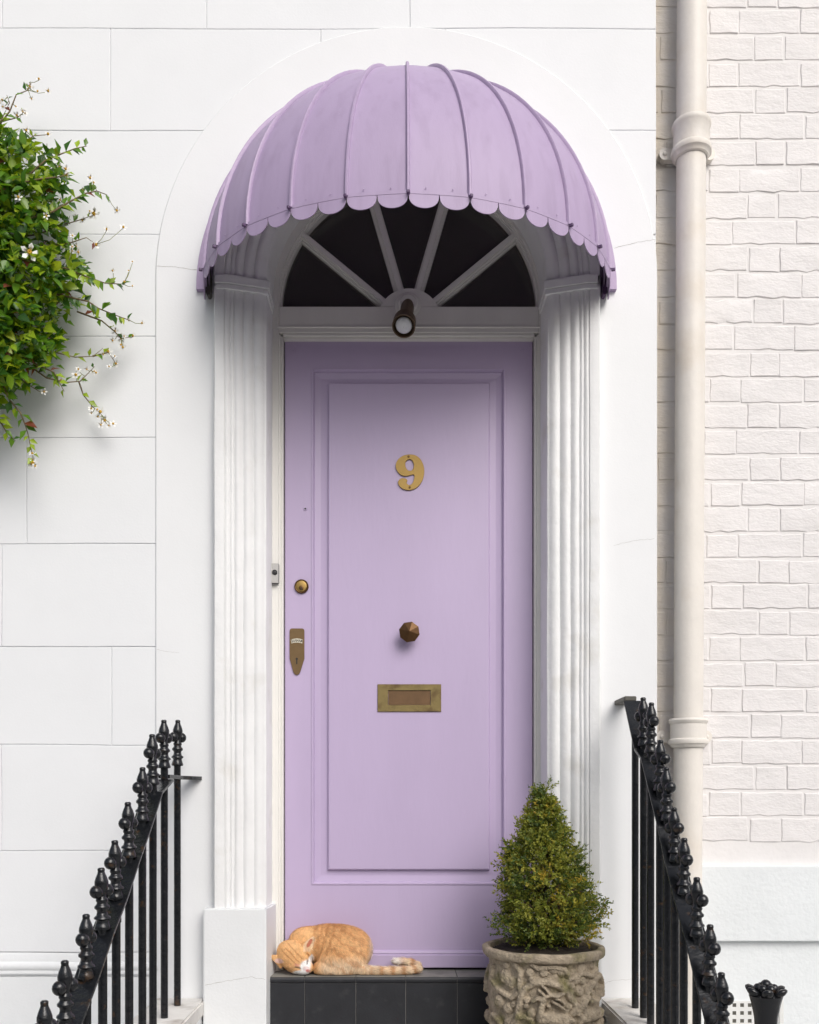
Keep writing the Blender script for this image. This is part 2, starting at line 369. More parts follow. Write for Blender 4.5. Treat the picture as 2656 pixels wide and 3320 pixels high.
# arch surround, a plate 7 mm proud with an eased edge
RS = 813 / FPX * DW; ZS = ZZ(903)
n = 64
def archline(cx, cz, r, y, z0=0.0, xr=None):
    pts = [(cx - r, y, z0)] + [(cx - r, y, z0 + (cz - z0) * t) for t in (0.25, 0.5, 0.75)] + [(x, y, z) for x, z in arc(cx, cz, r, math.pi, 0, n)] + [(cx + r, y, z0 + (cz - z0) * t) for t in (0.75, 0.5, 0.25)] + [(cx + r, y, z0)]
    if xr is not None: pts = [(min(x, xr), y_, z) for x, y_, z in pts]
    return pts
cxs = XX(1318)
bm = bmesh.new()
loops = [archline(cxs, ZS, RS, 0.011, xr=HX1 + 0.002), archline(cxs, ZS, RS - 0.0005, -0.004, xr=HX1 + 0.002), archline(cxs, ZS, RS - 0.004, -0.0075, xr=HX1 - 0.002), archline(X0, ZARCH, 0.75, -0.0075, xr=HX1 - 0.004),
         archline(X0, ZARCH, 0.612, -0.0075), archline(X0, ZARCH, 0.612, 0.2)]
ringsweep(bm, loops)
meshobj('arch_surround', bm, M['surround'], house, smooth=30)
boxobj('corner_return', HX1 - 0.02, HX1 + 0.0, 0.012, 0.4, 0.0, ZTOP, M['stucco'], house)
# moulded pilasters and archivolt: one profile (r, y)
prof = [(0.650, 0.02), (0.650, -0.046), (0.646, -0.050), (0.618, -0.050), (0.6155, -0.049)]
def reed(r0, r1, y0, y1, h, k=7):
    out = []
    for i in range(k + 1):
        t = i / k; out.append((r0 + (r1 - r0) * t, y0 + (y1 - y0) * t - h * math.sin(math.pi * t) ** 0.8))
    return out
base = lambda r: -0.043 + (0.615 - r) / (0.615 - 0.479) * 0.040
rr = [0.615, 0.596, 0.583, 0.554, 0.520, 0.484]
hh = [0.006, 0.005, 0.009, 0.010, 0.0095]
for a_, b_, h_ in zip(rr, rr[1:], hh): prof += reed(a_, b_, base(a_), base(b_), h_)
prof += [(0.480, base(0.48)), (0.478, 0.0), (0.474, 0.135), (0.474, 0.2)]
ZP0, ZP1 = ZZ(2945, -0.05), H + 1.708
def pil(side):
    name = 'pilaster'
    bm = bmesh.new(); nz = 40
    loops = []
    for k in range(nz + 1):
        z = ZP0 - 0.01 + (ZP1 + 0.02 - ZP0) * k / nz
        w = 0.0016
        loops.append([(X0 + side * (r + w * mnoise.noise(Vector((z * 5, r * 30, side)))), y + w * mnoise.noise(Vector((z * 7, r * 25, 7 + side))), z) for r, y in prof])
    ringsweep(bm, loops)
    p = meshobj(name, bm, M['pilaster'], house, smooth=40)
    # capital: a plain abacus over a small bead, following the splay
    bm = bmesh.new()
    for z0, z1, o in ((ZP1, ZP1 + 0.016, 0.001), (ZP1 + 0.0165, ZP1 + 0.046, 0.005)):
        pl = [(0.640 + (o if side < 0 else 0), 0.02), (0.640 + (o if side < 0 else 0), -0.053 - o), (0.60, -0.053 - o), (0.472 - o, -0.014 - o), (0.472 - o, 0.135)]
        a = [bm.verts.new((X0 + side * r, y, z0)) for r, y in pl]; b = [bm.verts.new((X0 + side * r, y, z1)) for r, y in pl]
        m_ = len(pl); f1 = bm.faces.new(a); f2 = bm.faces.new(b)
        ff = [bm.faces.new((a[k], a[(k + 1) % m_], b[(k + 1) % m_], b[k])) for k in range(m_)]
        bmesh.ops.bevel(bm, geom=list(set(f2.edges)), offset=0.004, segments=2, affect='EDGES')
    for v in bm.verts: v.co.z += 0.0015 * mnoise.noise(v.co * 14)
    meshobj('capital', bm, M['pilaster'], p, smooth=40)
    # plinth block, its inner cheek splayed
    bm = bmesh.new()
    ro = 0.683 if side < 0 else 0.652
    pl = [(ro, 0.02), (ro, -0.062), (0.472, -0.062), (0.460, 0.14), (0.50, 0.14)]
    z0, z1 = ZTREAD - 0.25, ZP0
    a = [bm.verts.new((X0 + side * r, y, z0)) for r, y in pl]; b = [bm.verts.new((X0 + side * r, y, z1)) for r, y in pl]
    m_ = len(pl); bm.faces.new(a); f2 = bm.faces.new(b)
    for k in range(m_): bm.faces.new((a[k], a[(k + 1) % m_], b[(k + 1) % m_], b[k]))
    bmesh.ops.bevel(bm, geom=[e for e in bm.edges], offset=0.004, segments=2, affect='EDGES')
    meshobj('plinth', bm, M['plinth'], p, smooth=40)
    # rough mortar fillet at the foot of the reeds
    return p
pil(-1); pil(1)
bm = bmesh.new(); loops = []
for k in range(73):
    a = math.pi * k / 72
    loops.append([(X0 - (r + 0.0016 * mnoise.noise(Vector((a * 6, r * 28, 3)))) * math.cos(a), y + 0.0014 * mnoise.noise(Vector((a * 7, r * 25, 9))), ZARCH + 0.004 + r * math.sin(a)) for r, y in prof])
ringsweep(bm, loops)
meshobj('archivolt', bm, M['pilaster'], house, smooth=40)
# hairline cracks in the stucco (thin real ribbons 0.4 mm proud)
def crack(pts, y, w=0.0011):
    bm = bmesh.new(); P = []
    for (x0, z0), (x1, z1) in zip(pts, pts[1:]):
        for k in range(8):
            t = k / 8; P.append((x0 + (x1 - x0) * t, z0 + (z1 - z0) * t))
    P.append(pts[-1]); prev = None
    for i, (x, z) in enumerate(P):
        X = XX(x, y); Z = ZZ(z, y) + 0.004 * mnoise.noise(Vector((x * 0.09, z * 0.05, 2))) ; ww = w * (0.5 + 0.8 * abs(mnoise.noise(Vector((i * 0.7, x, 0)))))
        cur = (bm.verts.new((X, y, Z + ww)), bm.verts.new((X, y, Z - ww)))
        if prev: bm.faces.new((prev[0], cur[0], cur[1], prev[1]))
        prev = cur
    meshobj('crack', bm, M['crack'], house)
YSUR = -0.0079
crack([(508, 862), (570, 866), (640, 876)], YSUR)
crack([(1992, 805), (2050, 788), (2126, 776)], YSUR, 0.0009)
crack([(1990, 1768), (2060, 1752), (2122, 1748)], YSUR, 0.0006)
crack([(508, 2105), (540, 2112), (580, 2116)], YSUR, 0.0005)
crack([(665, 3194), (740, 3180), (812, 3169), (860, 3175)], -0.0624, 0.0009)
crack([(1958, 3190), (1990, 3178), (2050, 3176)], YSUR, 0.0006)

# door frame -----------------------------------------------------------------
XD0, XD1, ZD0, ZD1, YD = XX(922, 0.148), XX(1729, 0.148), ZTREAD + 0.006, ZZ(1102, 0.148), 0.148
XC = 0.5 * (XD0 + XD1)
frame = subempty('door_frame', house)
YF = 0.118
ZT0, ZT1 = ZZ(1089, YF), ZZ(993, YF)
for side, xi in ((-1, XD0), (1, XD1)):
    x_in = xi - side * -0.002; 
    xo = X0 + side * 0.478
    a_, b_ = sorted((xo, xi + side * 0.016)); boxobj('jamb', a_, b_, YF, 0.21, ZTREAD - 0.02, ZT1 + 0.02, M['joinery'], frame, 0.002)
    a_, b_ = sorted((xi + side * 0.017, xi + side * 0.009)); boxobj('bead', a_, b_, YF + 0.003, 0.205, ZTREAD - 0.02, ZT0 + 0.006, M['joinery'], frame, 0.0025, 2)
    a_, b_ = sorted((xi + side * 0.010, xi + side * 0.001)); boxobj('stop', a_, b_, YF + 0.010, 0.2, ZTREAD - 0.02, ZT0 + 0.004, M['joinery'], frame, 0.002)
bm = bmesh.new(); box(bm, XD0 - 0.0155, XD1 + 0.0155, YF + 0.0005, 0.2, ZT0 + 0.012, ZT1, 0.002)
box(bm, XD0 - 0.002, XD1 + 0.002, YF + 0.004, 0.2, ZT0 + 0.002, ZT0 + 0.0125, 0.002); box(bm, XD0, XD1, YF + 0.012, 0.2, ZT0 - 0.006, ZT0 + 0.003, 0.001)
box(bm, XD0 - 0.02, XD1 + 0.02, YF - 0.004, YF + 0.01, ZT0 + 0.028, ZT0 + 0.034, 0.002)
meshobj('transom', bm, M['joinery'], frame)
# fanlight
fan = subempty('fanlight', house)
XF, ZF, RF = XX(1326.5, 0.15), ZT1, 0.4525
def annulus(bm, r0, r1, y0, y1, n=60, cx=XF, cz=ZF):
    loops = [[(cx - r * math.cos(math.pi * k / n), y, cz + r * math.sin(math.pi * k / n)) for k in range(n + 1)] for r, y in ((r1, y1), (r1, y0), (r0, y0), (r0, y1))]
    ringsweep(bm, loops)
bm = bmesh.new(); annulus(bm, RF + 0.014, 0.50, YF + 0.001, 0.2, cx=XF); meshobj('arched_frame', bm, M['joinery'], fan, smooth=30)
bm = bmesh.new(); annulus(bm, RF + 0.006, RF + 0.015, YF + 0.009, 0.19); annulus(bm, RF, RF + 0.007, YF + 0.018, 0.185); meshobj('arched_bead', bm, M['joinery'], fan, smooth=30)
hc, hr = ZZ(1038, YF), 0.1135
sa = math.asin((ZF - hc) / hr)
bm = bmesh.new(); prism(bm, arc(XF, hc, hr, sa, math.pi - sa, 24), YF + 0.0015, 0.19); meshobj('hub', bm, M['joinery'], fan)
for ang in (39.5, 73.8, 106.2, 140.5):
    a = R(ang); d = Vector((math.cos(a), 0, math.sin(a))); nrm = Vector((-d.z, 0, d.x))
    # from the hub to the ring
    p0 = Vector((XF, 0, hc)) + d * (hr - 0.004)
    t_ = 0.0
    while (Vector((XF, 0, hc)) + d * (hr + t_) - Vector((XF, 0, ZF))).length < RF + 0.012: t_ += 0.004
    p1 = Vector((XF, 0, hc)) + d * (hr + t_)
    bm = bmesh.new()
    pr = [(-0.018, 0.18), (-0.018, 0.150), (-0.014, 0.146), (-0.013, 0.138), (-0.009, 0.136), (-0.0075, 0.128), (0.0075, 0.128), (0.009, 0.136), (0.013, 0.138), (0.014, 0.146), (0.018, 0.150), (0.018, 0.18)]
    ringsweep(bm, [[p + nrm * w + Vector((0, y, 0)) for w, y in pr] for p in (p0, p1)])
    meshobj('glazing_bar', bm, M['joinery'], fan)
angs = [0, 39.5, 73.8, 106.2, 140.5, 180]
for a0, a1 in zip(angs, angs[1:]):
    pts = []
    for k in range(13):
        a = R(a0 + (a1 - a0) * k / 12); d = (math.cos(a), math.sin(a))
        # ray from hub centre to circle (XF,ZF,RF+.005)
        oz = hc - ZF; bq = oz * d[1]; t_ = -bq + math.sqrt(max(0, bq * bq - oz * oz + (RF + 0.008) ** 2))
        z = hc + d[1] * t_
        pts.append((XF + d[0] * t_, max(z, ZF + 0.002)))
    inner_ = [(XF + math.cos(R(a)) * (hr - 0.01), max(hc + math.sin(R(a)) * (hr - 0.01), ZF + 0.002)) for a in (a1, (a0 + a1) / 2, a0)]
    bm = bmesh.new(); prism(bm, pts + inner_, 0.160, 0.164); meshobj('pane', bm, M['glass'], fan)
# the unlit hall behind
bm = bmesh.new(); box(bm, -0.65, 0.75, 0.215, 2.2, 0.3, 4.1)
bmesh.ops.delete(bm, geom=[f for f in bm.faces if abs(f.calc_center_median().y - 0.215) < 1e-4], context='FACES')
meshobj('hallway', bm, M['hall'], house)

# door -----------------------------------------------------------------------
door = None
def rect(x0, x1, z0, z1, y): return [(x0, y, z0), (x1, y, z0), (x1, y, z1), (x0, y, z1)]
DX = lambda px: XX(px, YD); DZ = lambda py: ZZ(py, YD)
bm = bmesh.new()
P0 = (DX(1012), DX(1637), DZ(2867), DZ(1196)); P1 = (DX(1065.5), DX(1586), DZ(2819), DZ(1242.6))
def ins(p, d): return (p[0] + d, p[1] - d, p[2] + d, p[3] - d)
seq = [((XD0 + 0.002, XD1 - 0.002, ZD0, ZD1), YD + 0.045), ((XD0 + 0.002, XD1 - 0.002, ZD0, ZD1), YD + 0.002), (ins((XD0 + 0.002, XD1 - 0.002, ZD0, ZD1), 0.002), YD),
       (ins(P0, -0.002), YD), (ins(P0, -0.001), YD - 0.003), (ins(P0, 0.003), YD - 0.003), (ins(P0, 0.007), YD + 0.004), (ins(P0, 0.009), YD + 0.013), (ins(P0, 0.030), YD + 0.016),
       (ins(P1, -0.0035), YD + 0.015), (ins(P1, -0.002), YD + 0.008), (ins(P1, 0.0), YD + 0.0015), (ins(P1, 0.003), YD)]
vv = ringsweep(bm, [rect(*p, y) for p, y in seq], closed=True)
bm.faces.new(vv[-1]); bm.faces.new(vv[0][::-1])
door = meshobj('door', bm, M['door'], house)
door['label'] = 'lavender painted front door with one tall raised panel'
# weather board at the foot
bm = bmesh.new()
zw = DZ(3084)
pr = [(YD + 0.002, zw + 0.004), (YD - 0.006, zw + 0.003), (YD - 0.011, zw - 0.002), (YD - 0.012, zw - 0.006), (YD - 0.009, zw - 0.009), (YD - 0.016, zw - 0.013), (YD - 0.017, ZD0 + 0.004), (YD - 0.013, ZD0 + 0.0015), (YD + 0.002, ZD0 + 0.0015)]
ringsweep(bm, [[(x, y, z) for y, z in pr] for x in (XD0 + 0.006, XD1 - 0.006)], closed=True)
for x in (0,): pass
meshobj('weather_board', bm, M['door'], door)
for px in (953, 1691):
    bm = bmesh.new(); lathe(bm, [(0.0085, 0), (0.0085, 0.0012), (0.006, 0.002), (0.004, 0.001)], 16, (DX(px), YD, DZ(1135)), Matrix.Rotation(R(90), 3, 'X')); meshobj('bolt_plug', bm, M['door'], door, smooth=40)
# house number 9
def z6(x, y): return (DX(1240 + x / 9.583), DZ(1420 + y / 9.583))
out9 = [(870, 530), (1000, 545), (1110, 605), (1210, 715), (1275, 860), (1300, 1020), (1290, 1180), (1245, 1330), (1165, 1460), (1060, 1560), (940, 1615), (810, 1635), (690, 1615), (590, 1565), (515, 1480), (485, 1400), (510, 1330), (570, 1280), (650, 1262), (730, 1278), (780, 1330), (760, 1368), (745, 1400), (760, 1440), (800, 1472), (850, 1480), (905, 1462), (950, 1400), (985, 1310), (1000, 1220), (995, 1165), (965, 1138), (900, 1155), (820, 1180), (740, 1195), (650, 1188), (560, 1150), (480, 1070), (425, 960), (415, 860), (445, 750), (520, 650), (620, 580), (740, 540)]
in9 = [(850, 665), (920, 695), (965, 770), (985, 870), (970, 960), (920, 1030), (850, 1045), (780, 1020), (725, 940), (705, 850), (715, 760), (770, 690)]
def sm(pts, it=2):
    for _ in range(it):
        q = []
        for k in range(len(pts)):
            a, b = pts[k], pts[(k + 1) % len(pts)]; q += [(0.75 * a[0] + 0.25 * b[0], 0.75 * a[1] + 0.25 * b[1]), (0.25 * a[0] + 0.75 * b[0], 0.25 * a[1] + 0.75 * b[1])]
        pts = q
    return pts
def extruded_curve(name, polys, y0, depth, mat, parent, bevel=0.0):
    cu = bpy.data.curves.new(name, 'CURVE'); cu.dimensions = '2D'; cu.fill_mode = 'BOTH'; cu.extrude = depth / 2; cu.bevel_depth = bevel; cu.bevel_resolution = 1
    for pts in polys:
        s = cu.splines.new('POLY'); s.points.add(len(pts) - 1); s.use_cyclic_u = True
        for k, (x, z) in enumerate(pts): s.points[k].co = (x, z, 0, 1)
    tmp = bpy.data.objects.new(name, cu); COL.objects.link(tmp)
    dg = bpy.context.evaluated_depsgraph_get(); me = bpy.data.meshes.new_from_object(tmp.evaluated_get(dg))
    bpy.data.objects.remove(tmp); bpy.data.curves.remove(cu)
    me.transform(Matrix.Translation((0, y0 - depth / 2, 0)) @ Matrix.Rotation(R(90), 4, 'X'))
    me.materials.clear(); me.materials.append(mat)
    o = bpy.data.objects.new(name, me); return link(o, parent)
nine = extruded_curve('number', [[z6(*p) for p in sm(out9)], [z6(*p) for p in sm(in9)]], YD, 0.0055, M['brass'], door, 0.0006)
nine['label'] = 'brass house number 9'
for p in ((815, 598), (848, 1553)):
    x, z = z6(*p); bm = bmesh.new(); lathe(bm, [(0.0042, 0), (0.0042, 0.0007), (0.0034, 0.0011)], 12, (x, YD - 0.006, z), Matrix.Rotation(R(90), 3, 'X')); meshobj('screw', bm, M['brass_edge'], door)
RX = Matrix.Rotation(R(90), 3, 'X')
def disc(name, px, py, prof, mat, nseg=24, y=YD, sm_=40): 
    bm = bmesh.new(); lathe(bm, prof, nseg, (DX(px), y, DZ(py)), RX); return meshobj(name, bm, mat, door, smooth=sm_)
disc('spyhole', 990, 1650, [(0.0075, 0), (0.0075, 0.0015), (0.006, 0.003), (0.0035, 0.003)], M['door']); disc('spyhole_lens', 990, 1650, [(0.0034, 0.0031), (0.0028, 0.0036)], M['black'])
disc('lock_cylinder', 978, 1902, [(0.0255, 0), (0.0255, 0.004), (0.0245, 0.0075), (0.0225, 0.0095), (0.0205, 0.0085), (0.0195, 0.0080)], M['brass_edge'], 40)
disc('lock_face', 978, 1902, [(0.0193, 0.0078), (0.0190, 0.0095), (0.017, 0.0102)], M['brass'], 36)
disc('lock_core', 978, 1908, [(0.0088, 0.0100), (0.0086, 0.0112), (0.0070, 0.0118)], M['brass_edge'], 24)
bm = bmesh.new(); x, z = DX(978), DZ(1910); box(bm, x - 0.0012, x + 0.0012, YD - 0.0124, YD - 0.011, z - 0.006, z + 0.005); meshobj('key_slot', bm, M['black'], door)
# security lock plate with badge
def z8(x, y): return (DX(880 + x * 0.3478), DZ(1750 + y * 0.3478))
pl = [(190, 830), (290, 830), (302, 836), (307, 848), (307, 1110), (268, 1235), (258, 1252), (238, 1262), (218, 1252), (208, 1235), (173, 1110), (173, 848), (178, 836)]
plate = extruded_curve('lock_plate', [[z8(*p) for p in pl]], YD, 0.004, M['bronze'], door, 0.0006)
bd = [(183, 934), (210, 926), (240, 922), (270, 926), (295, 934), (290, 968), (265, 962), (240, 960), (212, 962), (189, 968)]
extruded_curve('badge', [[z8(*p) for p in bd]], YD - 0.0047, 0.0006, M['badge'], door)
kh = arc(*z8(238, 1112), 0.0042, R(-60), R(240), 16); x, z = z8(238, 1112); xb, zb = z8(238, 1163)
extruded_curve('keyhole', [kh + [(x - 0.0022, zb), (x + 0.0022, zb)]], YD - 0.0047, 0.0004, M['black'], door)
for k, ch in enumerate('BANHAM'):
    cu = bpy.data.curves.new('lettering', 'FONT'); cu.body = ch; cu.size = 0.0148; cu.align_x = 'CENTER'; cu.align_y = 'CENTER'; cu.extrude = 0.0001; cu.offset = 0.0003
    tmp = bpy.data.objects.new('lettering', cu); COL.objects.link(tmp)
    dg = bpy.context.evaluated_depsgraph_get(); me = bpy.data.meshes.new_from_object(tmp.evaluated_get(dg)); bpy.data.objects.remove(tmp)
    u = (k - 2.5) / 2.5; x, z = z8(239 + u * 44, 943 + 5 * u * u)
    me.transform(Matrix.Translation((x, YD - 0.0056, z)) @ Matrix.Rotation(R(90), 4, 'X') @ Matrix.Rotation(R(-7 * u), 4, 'Z') @ Matrix.Diagonal((0.62, 1, 1, 1)))
    me.materials.clear(); me.materials.append(M['black']); link(bpy.data.objects.new('lettering', me), door)
# octagonal centre knob
bm = bmesh.new(); c = (DX(1327), YD, DZ(2056))
Mk = RX @ Matrix.Rotation(R(22.5 + 8), 3, 'Z')
lathe(bm, [(0.017, 0), (0.017, 0.003), (0.011, 0.006), (0.010, 0.030), (0.022, 0.034), (0.0375, 0.041), (0.0370, 0.046), (0.0012, 0.062)], 8, c, Mk)
meshobj('knob', bm, M['knob'], door)
# letter plate
bm = bmesh.new()
A = (DX(1224.5), DX(1430.5), DZ(2308), DZ(2219)); B = (DX(1259), DX(1396), DZ(2286), DZ(2239))
vv = ringsweep(bm, [rect(*p, y) for p, y in ((A, YD), (A, YD - 0.0035), (ins(A, 0.0012), YD - 0.0048), (ins(B, -0.0008), YD - 0.0048), (B, YD - 0.004), (B, YD - 0.0002))], closed=True)
meshobj('letter_plate', bm, M['dullbrass'], door)
boxobj('letter_flap', B[0] + 0.0008, B[1] - 0.0008, YD - 0.0012, YD - 0.0002, B[2] + 0.0008, B[3] - 0.0008, M['flap'], door)

# ------------------------------------------------------------------ doorstep of dark tiles
step = empty('doorstep', 'charcoal tiled doorstep under the lavender door', 'doorstep')
YS = 0.150 - 0.145                       # front of the nosing
xs0, xs1 = X0 - 0.470, X0 + 0.470
boxobj('bed', xs0, xs1, YS + 0.006, 0.30, LAND - 0.02, ZTREAD - 0.004, M['grout'], step)
edges = [xs0] + [XX(p, YS) for p in (988, 1154, 1316, 1483, 1648)] + [xs1]
for a_, b_ in zip(edges, edges[1:]):
    j = 0.0012
    bm = bmesh.new(); pr = [(0.19, ZTREAD), (YS + 0.012, ZTREAD), (YS + 0.005, ZTREAD - 0.0015), (YS + 0.0012, ZTREAD - 0.005), (YS, ZTREAD - 0.010), (YS + 0.0005, ZTREAD - 0.018), (YS + 0.004, ZTREAD - 0.021), (YS + 0.02, ZTREAD - 0.021), (0.19, ZTREAD - 0.015)]
    vv = ringsweep(bm, [[(x, y, z) for y, z in pr] for x in (a_ + j, b_ - j)], closed=True); bm.faces.new(vv[0]); bm.faces.new(vv[1][::-1])
    tt = meshobj('tread_tile', bm, M['tile'], step, smooth=50); tt.data.materials.append(M['tread'])
    for pf in tt.data.polygons:
        if abs(pf.normal.z) > 0.9 and pf.center.z > ZTREAD - 0.002: pf.material_index = 1
    boxobj('riser_tile', a_ + j, b_ - j, YS + random.uniform(0.0025, 0.004), YS + 0.012, LAND + 0.0, ZTREAD - 0.0225, M['tile'], step, 0.0012)

# ------------------------------------------------------------------ stair cheek walls with copings
ZCOP = H - 0.685
def cheek(side, xa, xb, label):
    t = empty('stair_cheek_wall', label, 'wall')
    a_, b_ = sorted((side * xa, side * xb))
    ys = [-0.008, -0.5, -1.62]; zt = [ZCOP, ZCOP, ZCOP - 1.12 * 0.70]
    bm = bmesh.new()
    loop = [(ys[0], 0.0), (ys[0], zt[0] - 0.05), (ys[1], zt[1] - 0.05), (ys[2], max(zt[2] - 0.05, 0.03)), (ys[2], 0.0)]
    vv = ringsweep(bm, [[(x, y, z) for y, z in loop] for x in (a_ + 0.008, b_ - 0.008)], closed=True); bm.faces.new(vv[0]); bm.faces.new(vv[1][::-1])
    meshobj('cheek', bm, M['plinth'], t)
    bm = bmesh.new()
    loop = [(ys[0], zt[0]), (ys[1], zt[1]), (ys[2] - 0.01, zt[2]), (ys[2] - 0.01, zt[2] - 0.05), (ys[1], zt[1] - 0.0505), (ys[0], zt[0] - 0.0505)]
    vv = ringsweep(bm, [[(x, y, z) for y, z in loop] for x in (a_, b_)], closed=True); bm.faces.new(vv[0]); bm.faces.new(vv[1][::-1])
    bmesh.ops.bevel(bm, geom=list(bm.edges), offset=0.006, segments=2, affect='EDGES')
    meshobj('coping', bm, M['stonecap'], t, smooth=40)
cheek(-1, 0.648, 0.82, 'white stair wall with worn coping under the left railing')
cheek(1, 0.690, 0.86, 'white stair wall with worn coping under the right railing')

# ------------------------------------------------------------------ railings
u = 0.000177
FIN = [(r_ * (1.13 if z_ > 0.0005 else 1.0), z_) for r_, z_ in [(0.010, -0.060), (0.0115, -0.0585), (0.0115, 0.0), (0.0165, 0.0015), (0.0172, 0.006), (0.0150, 0.013), (0.0128, 0.021), (0.0135, 0.025), (0.0178, 0.028), (0.0170, 0.032), (0.0125, 0.036), (0.0108, 0.043), (0.0115, 0.049), (0.0158, 0.053), (0.0160, 0.058), (0.0118, 0.063), (0.0105, 0.067), (0.0126, 0.0715), (0.0122, 0.076), (0.0092, 0.080), (0.0100, 0.090), (0.0125, 0.100), (0.0145, 0.112), (0.0142, 0.119), (0.0115, 0.129), (0.0078, 0.139), (0.0070, 0.143), (0.0076, 0.1455), (0.0074, 0.1500), (0.0045, 0.1525)]]
def finial_mesh(side):
    bm = bmesh.new(); lathe(bm, FIN, 14)
    for s in (-1, 1):
        d = Vector((side * 0.006 * -s, s * 0.0185, 0.095))
        Mx = Matrix.Translation(d) @ Matrix.Diagonal((1, 1, 1.06, 1))
        bmesh.ops.create_uvsphere(bm, u_segments=12, v_segments=8, radius=0.0158, matrix=Mx)
    me = bpy.data.meshes.new('finial'); bm.to_mesh(me); bm.free(); me.set_sharp_from_angle(angle=R(60)); me.materials.append(M['iron'])
    return me
def railing(side, X, ds, pys, flat_n, label, extra=None):
    t = empty('railing', label, 'railing')
    fm = finial_mesh(side)
    tops = [(d - DW, H + (CY - py) * d / FPX) for d, py in zip(ds, pys)]
    # go on down beyond the frame at the same pitch
    k = 0
    sl = (tops[-1][1] - tops[3][1]) / (tops[-1][0] - tops[3][0])
    while tops[-1][0] > -1.50: tops.append((tops[-1][0] - 0.12, tops[-1][1] - 0.12 * sl))
    def zc(y): return ZCOP if y > -0.5 else ZCOP - (-0.5 - y) * 0.70
    rail_pts = []
    for i, (y, zt) in enumerate(tops):
        zr = zt - (0.190 if i < flat_n else 0.163)
        rail_pts.append((y, zr))
        bm = bmesh.new(); zb = min(zc(y) - 0.004, zr - 0.02)
        zb = max(zb, 0.01)
        rb = 0.0115
        lathe(bm, [(rb, zb), (rb, zr - 0.002)], 10, (side * X, y, 0))
        meshobj('baluster', bm, M['iron'], t, smooth=40)
        f = bpy.data.objects.new('finial', fm); link(f, t); f.location = (side * X, y, zt - 0.1525); f.rotation_euler = (random.uniform(-0.025, 0.025), random.uniform(-0.025, 0.025), random.uniform(-0.2, 0.2)); f.scale = (random.uniform(0.97, 1.04),) * 2 + (random.uniform(0.985, 1.01),)
        if i < flat_n:
            bm = bmesh.new(); lathe(bm, [(0.0115, zr - 0.004), (0.0115, zt - 0.205)], 10, (side * X, y, 0)) if zt - 0.205 > zr else bm.verts.new((side * X, y, zr))
            bm.free()
    # flat bar handrail
    pts = rail_pts[flat_n - 1:] if flat_n else rail_pts
    # straight pitch line fitted through the points after the flat part
    ys_ = np.array([p[0] for p in pts[1:]]); zz_ = np.array([p[1] for p in pts[1:]]); A_ = np.polyfit(ys_, zz_, 1)
    line = [(pts[0][0], pts[0][1])] + [(y, float(0.5 * z + 0.5 * np.polyval(A_, y))) for y, z in pts[1:]]
    if not flat_n: line = [(extra[0], extra[1])] + line
    bm = bmesh.new(); w, th = 0.029, 0.0045
    loops = []
    for i, (y, z) in enumerate(line):
        loops.append([(side * X - w, y, z - th), (side * X + w, y, z - th), (side * X + w, y, z + th), (side * X - w, y, z + th)])
    vv = ringsweep(bm, loops, closed=True); bm.faces.new(vv[0]); bm.faces.new(vv[-1][::-1])
    bmesh.ops.bevel(bm, geom=list(bm.edges), offset=0.0015, segments=1, affect='EDGES')
    meshobj('handrail', bm, M['iron'], t)
    return t, rail_pts
dl = [3.088, 2.915, 2.779, 2.663, 2.532, 2.415, 2.304, 2.183, 2.047, 1.93]
pl_ = [2333.5, 2332, 2378, 2489, 2598.5, 2724, 2813, 2960.5, 3112, 3245]
XRL = 0.720
railL, rp = railing(-1, XRL, dl, pl_, 2, 'black iron railing on the left, beside the rusticated white wall')
# wall stay of the left railing
zr = rp[0][1]
bm = bmesh.new(); w = 0.018
path = [(-XRL - 0.002, rp[1][0] + 0.005), (-XRL + 0.002, rp[0][0]), (-XRL + 0.018, rp[0][0] + 0.05), (XX(640), -0.004)]
loops = []
for i, (x, y) in enumerate(path):
    loops.append([(x - w, y, zr - 0.006), (x + w, y, zr - 0.006), (x + w, y, zr + 0.006), (x - w, y, zr + 0.006)])
vv = ringsweep(bm, loops, closed=True); bm.faces.new(vv[0]); bm.faces.new(vv[-1][::-1])
meshobj('wall_stay', bm, M['iron'], railL)
xr = 0.765
offs = [800, 823, 853, 877, 902, 930, 972.6, 1011.5, 1055.7]
dr = [xr * FPX / o for o in offs]
pr_ = [2261.3, 2279, 2395.9, 2488.4, 2615.7, 2717, 2844.3, 2994, 3153.5]
railR, rpr = railing(1, xr, dr, pr_, 0, 'black iron railing on the right, in front of the cream drainpipe', extra=(-0.16, rpr0 if False else H + (CY - 2275) * 3.05 / FPX))
bm = bmesh.new(); lathe(bm, [(0.0115, ZCOP - 0.004), (0.0115, H + 0.295)], 10, (XX(2060, -0.16), -0.16, 0)); meshobj('baluster', bm, M['iron'], railR, smooth=40)
bm = bmesh.new(); box(bm, XX(2002, -0.05), XX(2040, -0.05), -0.15, -0.006, ZZ(2278, -0.1), ZZ(2262, -0.1), 0.003); meshobj('wall_stay', bm, M['under'], railR)

